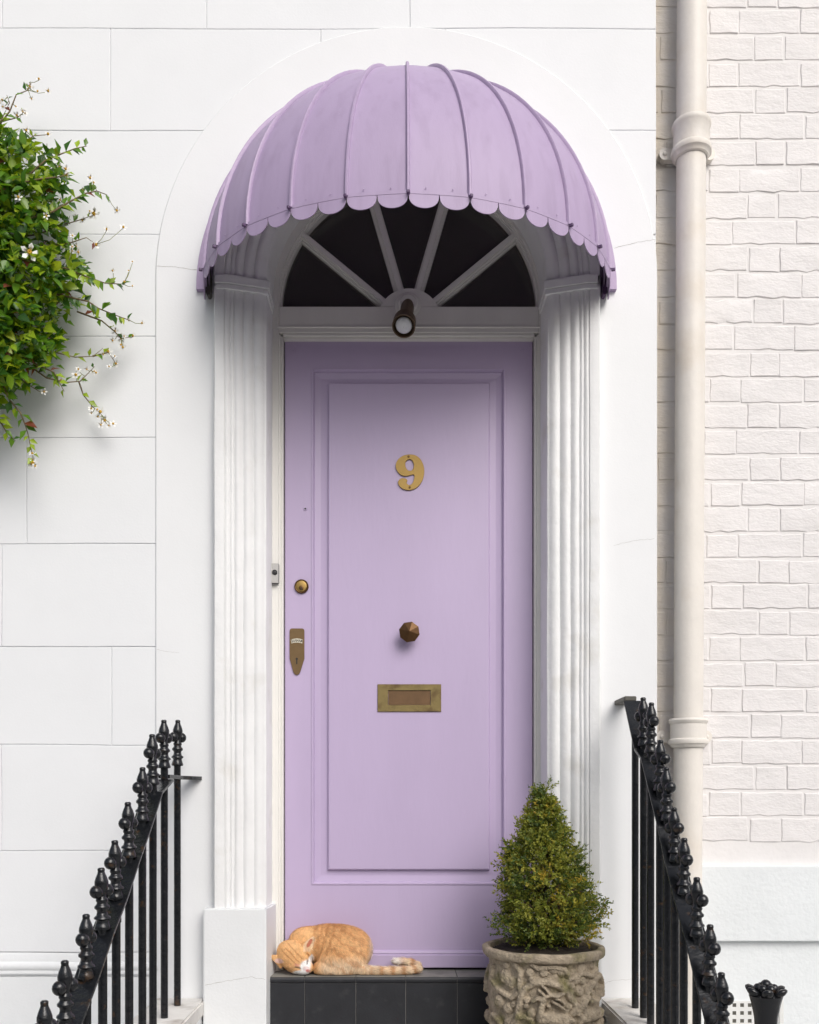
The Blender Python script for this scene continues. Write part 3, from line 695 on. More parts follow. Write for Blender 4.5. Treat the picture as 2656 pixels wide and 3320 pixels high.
# newel with a flower-shaped head
YN = -1.14; dn = DW + YN; sN = dn / FPX
newel = empty('newel_post', 'black iron newel post with a flower-shaped head, by the vent', 'post')
xn, zn = XX(2484, YN), ZZ(3225, YN)
bm = bmesh.new(); lathe(bm, [(0.030, 0.0), (0.030, 0.3), (0.021, 0.32), (0.021, zn - 0.13), (0.0225, zn - 0.09), (0.025, zn - 0.05), (0.031, zn - 0.02), (0.036, zn - 0.002), (0.026, zn + 0.004), (0.010, zn + 0.010)], 20, (xn, YN, 0))
meshobj('shaft', bm, M['iron'], newel, smooth=50)
for k in range(6):
    a = 2 * math.pi * (k + 0.25) / 6
    bm = bmesh.new()
    bmesh.ops.create_uvsphere(bm, u_segments=10, v_segments=6, radius=1.0, matrix=Matrix.Translation((xn + 0.030 * math.cos(a), YN + 0.030 * math.sin(a), zn + 0.005)) @ Matrix.Rotation(a, 4, 'Z') @ Matrix.Rotation(R(-35), 4, 'Y') @ Matrix.Diagonal((0.020, 0.014, 0.0085, 1)))
    meshobj('petal', bm, M['iron'], newel, smooth=True)
for k in range(6):
    a = 2 * math.pi * (k + 0.75) / 6
    bm = bmesh.new()
    bmesh.ops.create_uvsphere(bm, u_segments=8, v_segments=6, radius=0.0105, matrix=Matrix.Translation((xn + 0.0165 * math.cos(a), YN + 0.0165 * math.sin(a), zn + 0.014)))
    meshobj('bud', bm, M['iron'], newel, smooth=True)
bm = bmesh.new(); bmesh.ops.create_uvsphere(bm, u_segments=10, v_segments=8, radius=0.0115, matrix=Matrix.Translation((xn, YN, zn + 0.022))); meshobj('bud', bm, M['iron'], newel, smooth=True)

# ------------------------------------------------------------------ brick house on the right
bh = empty('brick_house', 'neighbouring house of pinkish white painted brick on the right', 'house')
YB = 0.06
zbr = ZZ(2804, YB)
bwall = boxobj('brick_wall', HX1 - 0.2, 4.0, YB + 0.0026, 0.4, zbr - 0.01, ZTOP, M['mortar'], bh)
joints = [27 + 85.5 * k for k in range(-3, 15)] + [1224 + 83.8 * k for k in range(1, 20)]
joints = [j for j in joints if j < 2815]
def brick_mesh(L_, h_, seed):
    bm = bmesh.new(); nx, nz = (9, 5) if L_ > 0.15 else (5, 5)
    rg = random.Random(seed)
    fr = []
    gx_ = [0, 0.0022] + [L_ * q / (nx - 2) for q in range(1, nx - 2)] + [L_ - 0.0022, L_]; gz_ = [0, 0.0018] + [h_ * q / (nz - 2) for q in range(1, nz - 2)] + [h_ - 0.0028, h_]
    tlt, wig = rg.uniform(-0.02, 0.02), rg.uniform(0.6, 1.4)
    for i in range(nx + 1):
        col = []
        for k in range(nz + 1):
            x, z = gx_[i], gz_[k]
            edge = i in (0, nx) or k in (0, nz)
            y = -0.0008 + tlt * (z - h_ / 2) - 0.0026 * wig * mnoise.noise(Vector((x * 14, z * 18, seed))) - 0.0012 * wig * mnoise.noise(Vector((x * 45, z * 60, seed * 3.1)))
            if edge: y = 0.0020 + 0.0006 * mnoise.noise(Vector((x * 30, z * 30, seed)))
            near = edge or i in (1, nx - 1) or k in (1, nz - 1)
            if near:
                dx_, dz_ = 0.005 * mnoise.noise(Vector((x * 25, z * 25, seed + 9))), 0.0065 * wig * mnoise.noise(Vector((x * 28, z * 25, seed + 19))); x += dx_; z += dz_
            col.append(bm.verts.new((x, y, z)))
        fr.append(col)
    for i in range(nx):
        for k in range(nz): bm.faces.new((fr[i][k], fr[i + 1][k], fr[i + 1][k + 1], fr[i][k + 1]))
    rim = [fr[i][0] for i in range(nx + 1)] + [fr[nx][k] for k in range(1, nz + 1)] + [fr[i][nz] for i in range(nx - 1, -1, -1)] + [fr[0][k] for k in range(nz - 1, 0, -1)]
    bk = [bm.verts.new((v.co.x + (0.003 if v.co.x > L_ / 2 else -0.003) * 0, 0.008, v.co.z)) for v in rim]
    m_ = len(rim)
    for k in range(m_): bm.faces.new((rim[k], bk[k], bk[(k + 1) % m_], rim[(k + 1) % m_]))
    bmesh.ops.recalc_face_normals(bm, faces=bm.faces)
    me = bpy.data.meshes.new('brick'); bm.to_mesh(me); bm.free(); me.materials.append(M['brick']); me.set_sharp_from_angle(angle=R(28))
    return me
pitch = 85 * (DW + YB) / FPX
SL, HL, HT = 0.214, 0.102, pitch - 0.010
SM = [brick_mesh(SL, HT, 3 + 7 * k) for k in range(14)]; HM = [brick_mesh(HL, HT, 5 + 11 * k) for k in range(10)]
for ri, (j0, j1) in enumerate(zip(joints, joints[1:])):
    z0 = ZZ(j1, YB) + 0.005
    x = HX1 - 0.02 - (0.0 if ri % 2 else 0.167) + random.uniform(-0.02, 0.02)
    k = 0
    while x < 1.72:
        st = k % 2 == 0
        L_ = SL if st else HL
        if x + L_ > HX1 + 0.004:
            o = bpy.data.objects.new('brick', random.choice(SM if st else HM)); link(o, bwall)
            sx = random.uniform(0.95, 1.04)
            o.location = (x, YB + random.uniform(-0.0007, 0.0007), z0 + random.uniform(-0.0025, 0.0025)); o.scale = (sx, random.uniform(0.35, 1.15), (ZZ(j0, YB) - ZZ(j1, YB) - 0.0095) / HT * random.uniform(0.95, 1.03))
            o.rotation_euler = (0, random.uniform(-0.010, 0.010), 0)
            x += L_ * sx + random.uniform(0.0015, 0.009)
        else: x += L_ + 0.011
        k += 1
# rendered base, upper band overhanging the lower
YR = YB - 0.006; zl = ZZ(3052, YR - 0.02)
boxobj('render_band', HX1 - 0.1, 4.0, YR - 0.022, 0.4, zl, zbr - 0.002, M['render'], bh, 0.004, 2)
boxobj('render_base', HX1 - 0.1, 4.0, YR + 0.004, 0.39, 0.0, zl + 0.01, M['render'], bh)
# air brick with square holes
vx0, vx1, vz1, YV = XX(2356, YR), XX(2536, YR), ZZ(3246, YR), YR - 0.002
vent = subempty('air_vent', bh)
cw = (24.6) * (DW + YR) / FPX; hw = cw * 0.5
cols = [XX(2381 + 24.9 * k, YR) for k in range(6)]; rowz = [ZZ(3259 + 25.5 * k, YR) for k in range(6)]
bm = bmesh.new()
xe = [vx0] + sum([[c - hw / 2, c + hw / 2] for c in cols], []) + [XX(2524, YR)]
ze = [vz1] + sum([[c + hw / 2, c - hw / 2] for c in rowz], []) + [rowz[-1] - hw * 1.2]
for i in range(len(xe) - 1):
    for k in range(len(ze) - 1):
        if i % 2 == 1 and k % 2 == 1: continue
        box(bm, xe[i], xe[i + 1], YV, YR + 0.0035, ze[k + 1], ze[k])
bmesh.ops.remove_doubles(bm, verts=bm.verts, dist=1e-5)
seen = {}
for f in list(bm.faces):
    key = tuple(round(c, 5) for c in f.calc_center_median())
    seen.setdefault(key, []).append(f)
bmesh.ops.delete(bm, geom=[f for l in seen.values() if len(l) > 1 for f in l], context='FACES_ONLY')
meshobj('grille', bm, M['vent'], vent)
boxobj('vent_back', vx0, xe[-1], YR + 0.0005, YR + 0.003, ze[-1], vz1 - 0.002, M['under'], vent)
boxobj('vent_frame', XX(2525, YR), XX(2540, YR), YR - 0.006, YR + 0.003, ze[-1], vz1 + 0.004, M['vent'], vent, 0.002)

# ------------------------------------------------------------------ drainpipe
pipe = empty('drainpipe', 'cream painted cast-iron drainpipe between the two houses', 'pipe')
YPI = -0.012; dP = DW + YPI
def pxc(py): return XX(2244 - 17 * py / 3320, YPI)
rp_ = 47 * dP / FPX
def pipe_seg(py0, py1, r):
    bm = bmesh.new(); z0, z1 = ZZ(py1, YPI), ZZ(py0, YPI); k = 10; N_ = 32
    loops = []
    for i in range(k + 1):
        py = py1 + (py0 - py1) * i / k; loops.append([(pxc(py) + r * math.cos(2 * math.pi * j / N_), YPI + r * math.sin(2 * math.pi * j / N_), ZZ(py, YPI)) for j in range(N_)])
    vv = ringsweep(bm, loops, closed=True); bm.faces.new(vv[0][::-1]); bm.faces.new(vv[-1])
    meshobj('pipe_length', bm, M['pipe'], pipe, smooth=50)
ZC1, ZC2 = 462, 2378
pipe_seg(-560, ZC1 + 20, rp_); pipe_seg(ZC1 + 15, ZC2 + 20, rp_ * 1.0 - 0.0006); pipe_seg(ZC2 + 15, CY + (H - 0.02) / dP * FPX, rp_ - 0.0012)
def collar(py, hpx):
    c = (pxc(py), YPI, ZZ(py, YPI)); h_ = hpx * dP / FPX
    bm = bmesh.new(); r = rp_
    lathe(bm, [(r + .001, -h_ * .5), (r + .007, -h_ * .47), (r + .010, -h_ * .40), (r + .0165, -h_ * .36), (r + .0185, -h_ * .29), (r + .0165, -h_ * .22), (r + .011, -h_ * .18), (r + .0105, h_ * .30), (r + .0145, h_ * .35), (r + .0165, h_ * .42), (r + .0135, h_ * .49), (r + .004, h_ * .5)], 40, c, cap=False)
    col = meshobj('collar', bm, M['pipe'], pipe, smooth=35)
    for s in (-1, 1):
        bm = bmesh.new(); xe_ = c[0] + s * (r + 0.028)
        pts = [(xe_ + 0.019 * math.cos(t), c[2] - h_ * 0.08 + 0.021 * math.sin(t)) for t in np.linspace(0, 2 * math.pi, 20, endpoint=False)]
        prism(bm, pts, YPI + 0.044, YB - 0.003); box(bm, min(c[0] + s * r * 0.7, xe_), max(c[0] + s * r * 0.7, xe_), YPI + 0.045, YB - 0.004, c[2] - h_ * 0.08 - 0.020, c[2] - h_ * 0.08 + 0.0185)
        meshobj('ear', bm, M['pipe'], col)
        bm = bmesh.new(); lathe(bm, [(0.0075, 0), (0.0075, 0.003), (0.004, 0.006)], 10, (xe_, YPI + 0.044, c[2] - h_ * 0.08), RX); meshobj('bolt', bm, M['pipe'], col, smooth=40)
collar(ZC1 - 2, 118); collar(ZC2, 96)

# ------------------------------------------------------------------ awning
aw = empty('awning', 'lavender dome awning with raised ribs and scalloped edge over the door', 'awning')
AX, AZ = XX(1318), ZZ(950)
A_, B_, C_ = 0.681, 0.520, 0.655
def dome(psi, th, k=1.0, dz=0.0):
    return Vector((AX + k * A_ * math.sin(psi) * math.cos(th), -0.012 - k * B_ * math.cos(psi) * math.cos(th), AZ + dz + k * C_ * math.sin(th)))
NP = 12; NT = 26
psis = [R(-90 + 15 * k) for k in range(NP + 1)]
def th_of(t): return t * math.pi / 2
for k in range(NP):
    bm = bmesh.new(); m_ = 6
    layers = []
    for lay in (1.0, 0.993):
        loops = []
        for i in range(NT + 1):
            th = th_of(i / NT); pa, pb = dome(psis[k], th, lay), dome(psis[k + 1], th, lay); mid = dome((psis[k] + psis[k + 1]) / 2, th, lay)
            row = []
            for j in range(m_ + 1):
                t = j / m_; lin_ = pa.lerp(pb, t); tru = dome(psis[k] + (psis[k + 1] - psis[k]) * t, th, lay)
                row.append(lin_.lerp(tru, 0.35))
            loops.append(row)
        layers.append(ringsweep(bm, loops))
    for j in range(m_): bm.faces.new((layers[0][0][j], layers[0][0][j + 1], layers[1][0][j + 1], layers[1][0][j]))
    bmesh.ops.remove_doubles(bm, verts=bm.verts, dist=1e-5)
    meshobj('panel', bm, M['awning'], aw, smooth=40)
bm = bmesh.new(); ringsweep(bm, [[dome(R(-90 + 180 * j / 36), th_of(i / 20), 0.978) for j in range(37)] for i in range(21)])
bmesh.ops.remove_doubles(bm, verts=bm.verts, dist=1e-5); meshobj('lining', bm, M['lining'], aw, smooth=True)
for k in range(NP + 1):
    ps = psis[k]; bm = bmesh.new(); loops = []
    tang = Vector((math.cos(ps), math.sin(ps) * 1.0, 0)).normalized()
    for i in range(NT + 1):
        th = th_of(i / NT * 0.985); p = dome(ps, th); q = dome(ps, th, 1.02)
        # outward normal of the ellipsoid
        nn = Vector(((p.x - AX) / A_ ** 2, (p.y + 0.012) / B_ ** 2, (p.z - AZ) / C_ ** 2)).normalized()
        w = 0.0055 if i > 0 else 0.006
        hgt = 0.0095
        loops.append([p - tang * w - nn * 0.002, p - tang * w + nn * hgt * 0.6, p - tang * w * 0.5 + nn * hgt, p + tang * w * 0.5 + nn * hgt, p + tang * w + nn * hgt * 0.6, p + tang * w - nn * 0.002])
    vv = ringsweep(bm, loops, closed=True); bm.faces.new(vv[0]); bm.faces.new(vv[-1][::-1])
    meshobj('rib', bm, M['awning_rib'], aw, smooth=45)
    # dark clip where the rib meets the hem
    if 0 < k < NP:
        p = dome(ps, 0, 1.018); bm = bmesh.new()
        box(bm, -0.0045, 0.0045, -0.008, 0.004, -0.008, 0.001, 0.0015); bmesh.ops.transform(bm, matrix=Matrix.Translation(p) @ Matrix.Rotation(math.atan2(tang.y, tang.x), 4, 'Z'), verts=bm.verts)
        meshobj('clip', bm, M['awning_dark'], aw)
# hem band and scallops
for k in range(NP):
    pa, pb = dome(psis[k], 0, 1.004), dome(psis[k + 1], 0, 1.004)
    bm = bmesh.new(); out_ = []
    nrm = Vector((pb.y - pa.y, -(pb.x - pa.x), 0)).normalized()
    def P_(t, dz, o): 
        tr = dome(psis[k] + (psis[k + 1] - psis[k]) * t, 0, 1.004)
        return pa.lerp(pb, t).lerp(tr, 0.35) + nrm * o + Vector((0, 0, dz))
    ringsweep(bm, [[P_(t, dz, o) for t in np.linspace(0, 1, 7)] for dz, o in ((0.007, -0.001), (0.007, 0.003), (-0.0035, 0.003), (-0.0035, -0.003))])
    meshobj('hem_band', bm, M['awning'], aw)
    for h in range(2):
        bm = bmesh.new(); t0, t1 = h / 2 + 0.006, h / 2 + 0.494; f_, b2 = [], []
        for q in range(15):
            s = q / 14; ang = math.pi * s; t = t0 + (t1 - t0) * (0.5 - 0.5 * math.cos(ang)); dz = -0.0045 - 0.0375 * math.sin(ang) ** 0.75
            f_.append(bm.verts.new(P_(t, dz, 0.0022))); b2.append(bm.verts.new(P_(t, dz, -0.0008)))
        ft = [bm.verts.new(P_(t0 + (t1 - t0) * (0.5 - 0.5 * math.cos(math.pi * q / 14)), -0.004, 0.0022)) for q in range(15)]
        bt = [bm.verts.new(P_(t0 + (t1 - t0) * (0.5 - 0.5 * math.cos(math.pi * q / 14)), -0.004, -0.0008)) for q in range(15)]
        for q in range(14):
            bm.faces.new((f_[q], f_[q + 1], ft[q + 1], ft[q])); bm.faces.new((b2[q], bt[q], bt[q + 1], b2[q + 1])); bm.faces.new((f_[q], b2[q], b2[q + 1], f_[q + 1]))
        meshobj('scallop', bm, M['awning'], aw)
    for t in (0.28, 0.72):
        p = P_(t, 0.016, 0.001); bm = bmesh.new(); lathe(bm, [(0.0022, 0), (0.002, 0.0007), (0.001, 0.0011)], 8, p, Matrix.Rotation(math.atan2(nrm.y, nrm.x), 3, 'Z') @ Matrix.Rotation(R(90), 3, 'Y')); meshobj('rivet', bm, M['awning_rib'], aw, smooth=True)
# wall flange
bm = bmesh.new(); loops = []
for r0, y in ((0.93, -0.006), (0.93, -0.026), (1.0, -0.026), (1.0, -0.006)):
    loops.append([(AX - 0.7125 * r0 * math.cos(math.pi * i / 60), y, AZ + (0.690 * r0) * math.sin(math.pi * i / 60)) for i in range(61)])
vv = ringsweep(bm, loops)
for e in (0, -1): bm.faces.new([l[e] for l in vv])
meshobj('wall_flange', bm, M['awning_rib'], aw, smooth=40)
for s, m_ in ((-1, 'under'), (1, 'awning_dark')):
    bm = bmesh.new(); x = AX + s * 0.669
    prism(bm, [(x - 0.008, AZ + 0.06), (x + 0.008, AZ + 0.06), (x + 0.008, AZ - 0.018), (x + 0.004, AZ - 0.026), (x - 0.004, AZ - 0.026), (x - 0.008, AZ - 0.018)], -0.040, -0.009)
    meshobj('end_strap', bm, M[m_], aw)

# ------------------------------------------------------------------ porch lamp, door bell
lamp = empty('porch_lamp', 'small brown spotlight on the fanlight hub above the door', 'lamp')
YL = YF + 0.001
base_p = Vector((XX(1323, YL), YL, ZZ(990, YL)))
bm = bmesh.new(); lathe(bm, [(0.046, 0), (0.046, 0.003), (0.040, 0.007), (0.034, 0.008), (0.032, 0.016), (0.028, 0.02)], 30, base_p, RX); meshobj('rose', bm, M['joinery'], lamp, smooth=40)
tip = Vector((XX(1309, 0.02), 0.02, ZZ(1058, 0.02)))
ax = (tip - base_p).normalized(); Q = ax.to_track_quat('Z', 'Y').to_matrix(); Ln = (tip - base_p).length
bm = bmesh.new(); lathe(bm, [(0.024, 0.0), (0.024, Ln - 0.062), (0.0255, Ln - 0.055), (0.039, Ln - 0.042), (0.040, Ln - 0.004), (0.0405, Ln), (0.037, Ln + 0.0005), (0.036, Ln - 0.03), (0.001, Ln - 0.034)], 30, base_p, Q, cap=False); meshobj('tube', bm, M['lamp_brown'], lamp, smooth=40)
bm = bmesh.new(); lathe(bm, [(0.018, Ln - 0.033), (0.0265, Ln - 0.016), (0.0285, Ln - 0.008), (0.0265, Ln - 0.002), (0.019, Ln + 0.003), (0.009, Ln + 0.0055), (0.0008, Ln + 0.006)], 26, base_p, Q, cap=False); meshobj('bulb', bm, M['bulb'], lamp, smooth=True)
bell = empty('doorbell', 'small steel doorbell with black button on the door frame', 'doorbell')
bx0, bx1, bz0, bz1 = XX(878, YF), XX(905.5, YF), ZZ(1894, YF), ZZ(1831, YF)
boxobj('bell_box', bx0, bx1, YF - 0.016, YF - 0.0005, bz0, bz1, M['darkplastic'], bell, 0.002)
boxobj('bell_plate', bx0 + 0.003, bx1, YF - 0.0185, YF - 0.0155, bz0, bz1, M['steel'], bell, 0.0008)
bm = bmesh.new(); lathe(bm, [(0.0095, 0), (0.0095, 0.002), (0.0075, 0.0032), (0.0055, 0.002), (0.005, 0.0035), (0.002, 0.0042)], 20, ((bx0 + bx1) / 2 + 0.0015, YF - 0.0185, ZZ(1860, YF)), RX); meshobj('button', bm, M['darkplastic'], bell, smooth=40)

# ------------------------------------------------------------------ stone planter
pot = empty('stone_planter', 'weathered cast-stone planter carved with a stag and vines', 'planter')
YP = -0.20; dp = DW + YP; sP = dp / FPX
PX, ZR = XX(1762, YP), ZZ(3098, YP - 0.19)
RB = 770 * 0.2435 * sP
def s2(zx): return math.asin(max(-1, min(1, (zx - 832) / 775))) * 775
strokes = []   # (points [(s,v)], radius, height)
def st(pts, r, h=1.0, conv=True): strokes.append(([(s2(x), y) if conv else (x, y) for x, y in pts], r, h))
st([(390, 1120), (410, 980), (440, 800), (490, 680), (600, 605), (740, 585), (900, 625), (1010, 700), (1080, 800), (1145, 900), (1100, 990)], 46)
st([(440, 800), (420, 640), (430, 480), (330, 350)], 38, .8)
st([(1170, 1000), (1230, 830), (1330, 710), (1440, 600), (1520, 570), (1575, 690), (1590, 860)], 40)
st([(1010, 640), (1060, 560), (1000, 430), (860, 400), (640, 420), (560, 370)], 34, .8)
st([(1060, 560), (1240, 500), (1400, 560), (1480, 480)], 30, .8)
st([(100, 480), (90, 650), (190, 760), (330, 820), (390, 760)], 34, .8)
st([(330, 1150), (400, 1060), (480, 1040), (560, 1070), (600, 1150)], 34, .9)
for (x, y, r, h) in [(540, 480, 60, .9), (560, 560, 45, .8), (230, 560, 95, .7), (300, 640, 80, .6), (180, 900, 95, .95), (280, 960, 75, .9), (350, 900, 45, .7), (510, 830, 45, .8), (500, 900, 40, .7), (560, 990, 60, .8), (1150, 560, 75, .8), (1240, 590, 55, .9), (1080, 650, 60, .7), (1080, 720, 45, .7), (1200, 720, 65, .8), (1450, 680, 62, .8), (1380, 760, 50, .7), (1040, 900, 50, .9), (1010, 960, 40, .8), (960, 900, 30, .6), (850, 430, 60, .6), (960, 470, 60, .6), (720, 470, 60, .6), (1250, 430, 80, .55), (1420, 420, 60, .5), (250, 420, 60, .6), (150, 380, 50, .5)]:
    st([(x, y)], r, h)
# stag and its neighbour
st([(700, 1040), (860, 1050), (1010, 1070)], 82, 1.5); st([(680, 990), (690, 900), (715, 820)], 44, 1.4); st([(715, 800), (640, 790), (590, 825)], 32, 1.4); st([(770, 880), (790, 885)], 22, 1.2)
st([(720, 775), (800, 745), (880, 760), (960, 730)], 24, 1.3); st([(830, 830), (900, 870), (960, 915)], 22, 1.3); st([(870, 790), (930, 810), (970, 850)], 22, 1.2); st([(700, 635), (750, 670), (780, 720)], 20, 1.2); st([(660, 690), (720, 745)], 22, 1.1)
st([(1060, 1060), (1100, 1080)], 34, 1.3); st([(660, 1100), (620, 1220)], 34, 1.2); st([(980, 1120), (1000, 1240)], 38, 1.2)
st([(1250, 1060), (1400, 1050), (1510, 1060)], 85, 1.4); st([(1250, 1000), (1240, 910), (1290, 800)], 40, 1.3); st([(1290, 800), (1340, 870), (1440, 880), (1530, 800), (1560, 740)], 30, 1.1); st([(1210, 1060), (1200, 1110)], 34, 1.2)
rgp = random.Random(4)
for k in range(70):
    st([(rgp.uniform(-1100, 1100) , rgp.uniform(1180, 1750))], rgp.uniform(40, 95), rgp.uniform(.6, 1.2), conv=False)
for k in range(10):
    x0 = rgp.uniform(-1100, 1100); y0 = rgp.uniform(1200, 1700); st([(x0, y0), (x0 + 120, y0 - 110), (x0 + 260, y0 - 60), (x0 + 330, y0 + 80)], 36, .9, conv=False)
NU, NV = 600, 190
ss = (np.arange(NU) / NU * 2 - 1) * math.pi * 775          # arc length, 0 faces the street
v0, v1 = 330.0, 1800.0
vvv = v0 + (v1 - v0) * (np.arange(NV + 1) / NV) ** 1.25
front = ((ss + 1217) % 2434) - 1217                         # the carving repeats at the back
S, V = np.meshgrid(front, vvv, indexing='ij')
hgt = np.zeros_like(S)
for pts, r, h in strokes:
    d2 = np.full_like(S, 1e12)
    if len(pts) == 1: d2 = (S - pts[0][0]) ** 2 + (V - pts[0][1]) ** 2
    for (ax_, ay), (bx_, by) in zip(pts, pts[1:]):
        dx, dy = bx_ - ax_, by - ay; t = np.clip(((S - ax_) * dx + (V - ay) * dy) / (dx * dx + dy * dy + 1e-9), 0, 1)
        d2 = np.minimum(d2, (S - ax_ - t * dx) ** 2 + (V - ay - t * dy) ** 2)
    hh_ = h * np.clip(1 - (d2 / (r * r * 1.1)) ** 1.6, 0, 1) ** 0.6
    hgt = np.maximum(hgt, hh_) + 0.12 * np.minimum(hgt, hh_)
verts = []; 
for i in range(NU):
    a = ss[i] / 775
    for k in range(NV + 1):
        v = vvv[k]; t = (v - v0) / (v1 - v0)
        rad = RB * (0.975 + 0.035 * math.sin(min(t * 2.2, 1) * math.pi * 0.5) - 0.24 * max(0, t - 0.40) ** 1.2)
        rad += 0.0165 * hgt[i, k] - 0.011 + 0.0010 * mnoise.noise(Vector((S[i, k] * 0.02, v * 0.02, 1))) + 0.0016 * mnoise.noise(Vector((S[i, k] * 0.05, v * 0.05, 4))) * (1 + 0.6 * hgt[i, k]) + 0.0010 * mnoise.noise(Vector((S[i, k] * 0.11, v * 0.11, 7)))
        z = ZR - 0.0135 - (v - 300) * 0.2435 * sP
        verts.append((rad * math.sin(a), -rad * math.cos(a), z))
faces = [(i * (NV + 1) + k, i * (NV + 1) + k + 1, ((i + 1) % NU) * (NV + 1) + k + 1, ((i + 1) % NU) * (NV + 1) + k) for i in range(NU) for k in range(NV)]
zmin = min(v[2] for v in verts)
body = rawobj('carved_body', [(x + PX, y + YP, z) for x, y, z in verts], faces, M['pot'], pot)
bm = bmesh.new(); lathe(bm, [(0.10, LAND), (0.125, LAND), (0.130, LAND + 0.02), (0.12, max(zmin, LAND + 0.03))], 48, (PX, YP, 0)); meshobj('foot', bm, M['pot'], pot, smooth=40)
bm = bmesh.new(); RR = 195 * sP
profr = [(RB * 0.925, -0.048), (RB * 0.945, -0.034), (RR - 0.012, -0.0285), (RR - 0.003, -0.027), (RR + 0.0005, -0.022), (RR + 0.003, -0.008), (RR + 0.001, -0.002), (RR - 0.004, 0.0005), (RR - 0.017, 0.001), (RR - 0.022, -0.005), (RR - 0.028, -0.05), (RR - 0.028, -0.12)]
lathe(bm, profr, 120, (PX, YP, ZR), cap=False)
for v in bm.verts:
    nn = mnoise.noise(v.co * 22); n2 = mnoise.noise(v.co * 70); rv = Vector((v.co.x - PX, v.co.y - YP, 0)).normalized(); v.co += rv * (0.0030 * nn + 0.0022 * n2); v.co.z += 0.002 * mnoise.noise(v.co * 18 + Vector((5, 5, 5)))
meshobj('rim', bm, M['pot'], pot, smooth=60)
bm = bmesh.new(); bmesh.ops.create_grid(bm, x_segments=40, y_segments=40, size=RR - 0.026)
for v in list(bm.verts):
    if v.co.xy.length > RR - 0.0265: bm.verts.remove(v)
for v in bm.verts:
    v.co.z = 0.030 * math.exp(-(v.co.xy.length / 0.07) ** 2) + 0.008 * mnoise.noise(v.co * 30) + 0.004 * mnoise.noise(v.co * 90); v.co += Vector((PX, YP, ZR - 0.014))
meshobj('soil', bm, M['soil'], pot, smooth=True)

# ------------------------------------------------------------------ clipped shrub in the planter
shrub = empty('potted_shrub', 'small cone-shaped evergreen shrub with yellowing tips in the stone planter', 'shrub')
prf = [(2532, 1753, 6), (2560, 1755, 22), (2600, 1760, 34), (2650, 1762, 60), (2715, 1765, 92), (2790, 1757, 126), (2870, 1765, 146), (2948, 1774, 162), (3006, 1776, 158), (3035, 1772, 110), (3060, 1768, 60)]
def shp(py):
    for a, b in zip(prf, prf[1:]):
        if a[0] <= py <= b[0]:
            t = (py - a[0]) / (b[0] - a[0]); return a[1] + (b[1] - a[1]) * t, a[2] + (b[2] - a[2]) * t
    return prf[-1][1], prf[-1][2]
bm = bmesh.new()
zb = ZR - 0.02
tube(bm, [(PX + 0.002, YP, zb - 0.03), (PX + 0.004, YP, zb + 0.05), (PX - 0.002, YP + 0.005, zb + 0.2), (PX, YP, zb + 0.42)], [0.016, 0.013, 0.009, 0.003], 8)
for k in range(46):
    py = random.uniform(2600, 3050); cx_, rd = shp(py); a = random.uniform(0, 2 * math.pi); z = ZZ(py, YP)
    c0 = Vector((PX, YP, max(zb + 0.01, z - 0.07))); c1 = Vector((XX(cx_, YP) + rd * sP * 0.8 * math.cos(a), YP + rd * sP * 0.8 * math.sin(a), z))
    tube(bm, [c0, c0.lerp(c1, 0.5) + Vector((0, 0, 0.006)), c1], [0.005, 0.0035, 0.0015], 5)
meshobj('trunk', bm, M['bark'], shrub, smooth=True)
# crown: sprays of tiny leaves, gathered into clumps
def leaf_cloud(P, D, Nn, Ls, Ws, C, fold=0.25):
    """one folded 4-triangle leaf per point: base P, direction D, normal Nn"""
    n = len(P); D = D / np.linalg.norm(D, axis=1, keepdims=True); Sd = np.cross(D, Nn); Sd /= np.linalg.norm(Sd, axis=1, keepdims=True) + 1e-9; Nn = np.cross(Sd, D)
    Ls = Ls[:, None]; Ws = Ws[:, None]
    v = np.stack([P, P + D * Ls * 0.42 + Sd * Ws * 0.5 + Nn * Ws * fold, P + D * Ls - Nn * Ls * 0.10, P + D * Ls * 0.42 - Sd * Ws * 0.5 + Nn * Ws * fold, P + D * Ls * 0.5], 1).reshape(-1, 3)
    b = np.arange(n) * 5
    f = np.concatenate([np.stack([b, b + 1, b + 4], 1), np.stack([b + 1, b + 2, b + 4], 1), np.stack([b + 4, b + 2, b + 3], 1), np.stack([b, b + 4, b + 3], 1)])
    c = np.repeat(C, 5, 0)
    return v, f, c
P, D, Nn, Ls, Ws, C = [], [], [], [], [], []
greens = np.array([lin(120, 128, 46), lin(96, 112, 44), lin(136, 140, 54), lin(76, 96, 40), lin(150, 150, 60)]); yel = np.array([lin(172, 164, 64), lin(158, 152, 56), lin(182, 158, 58)])
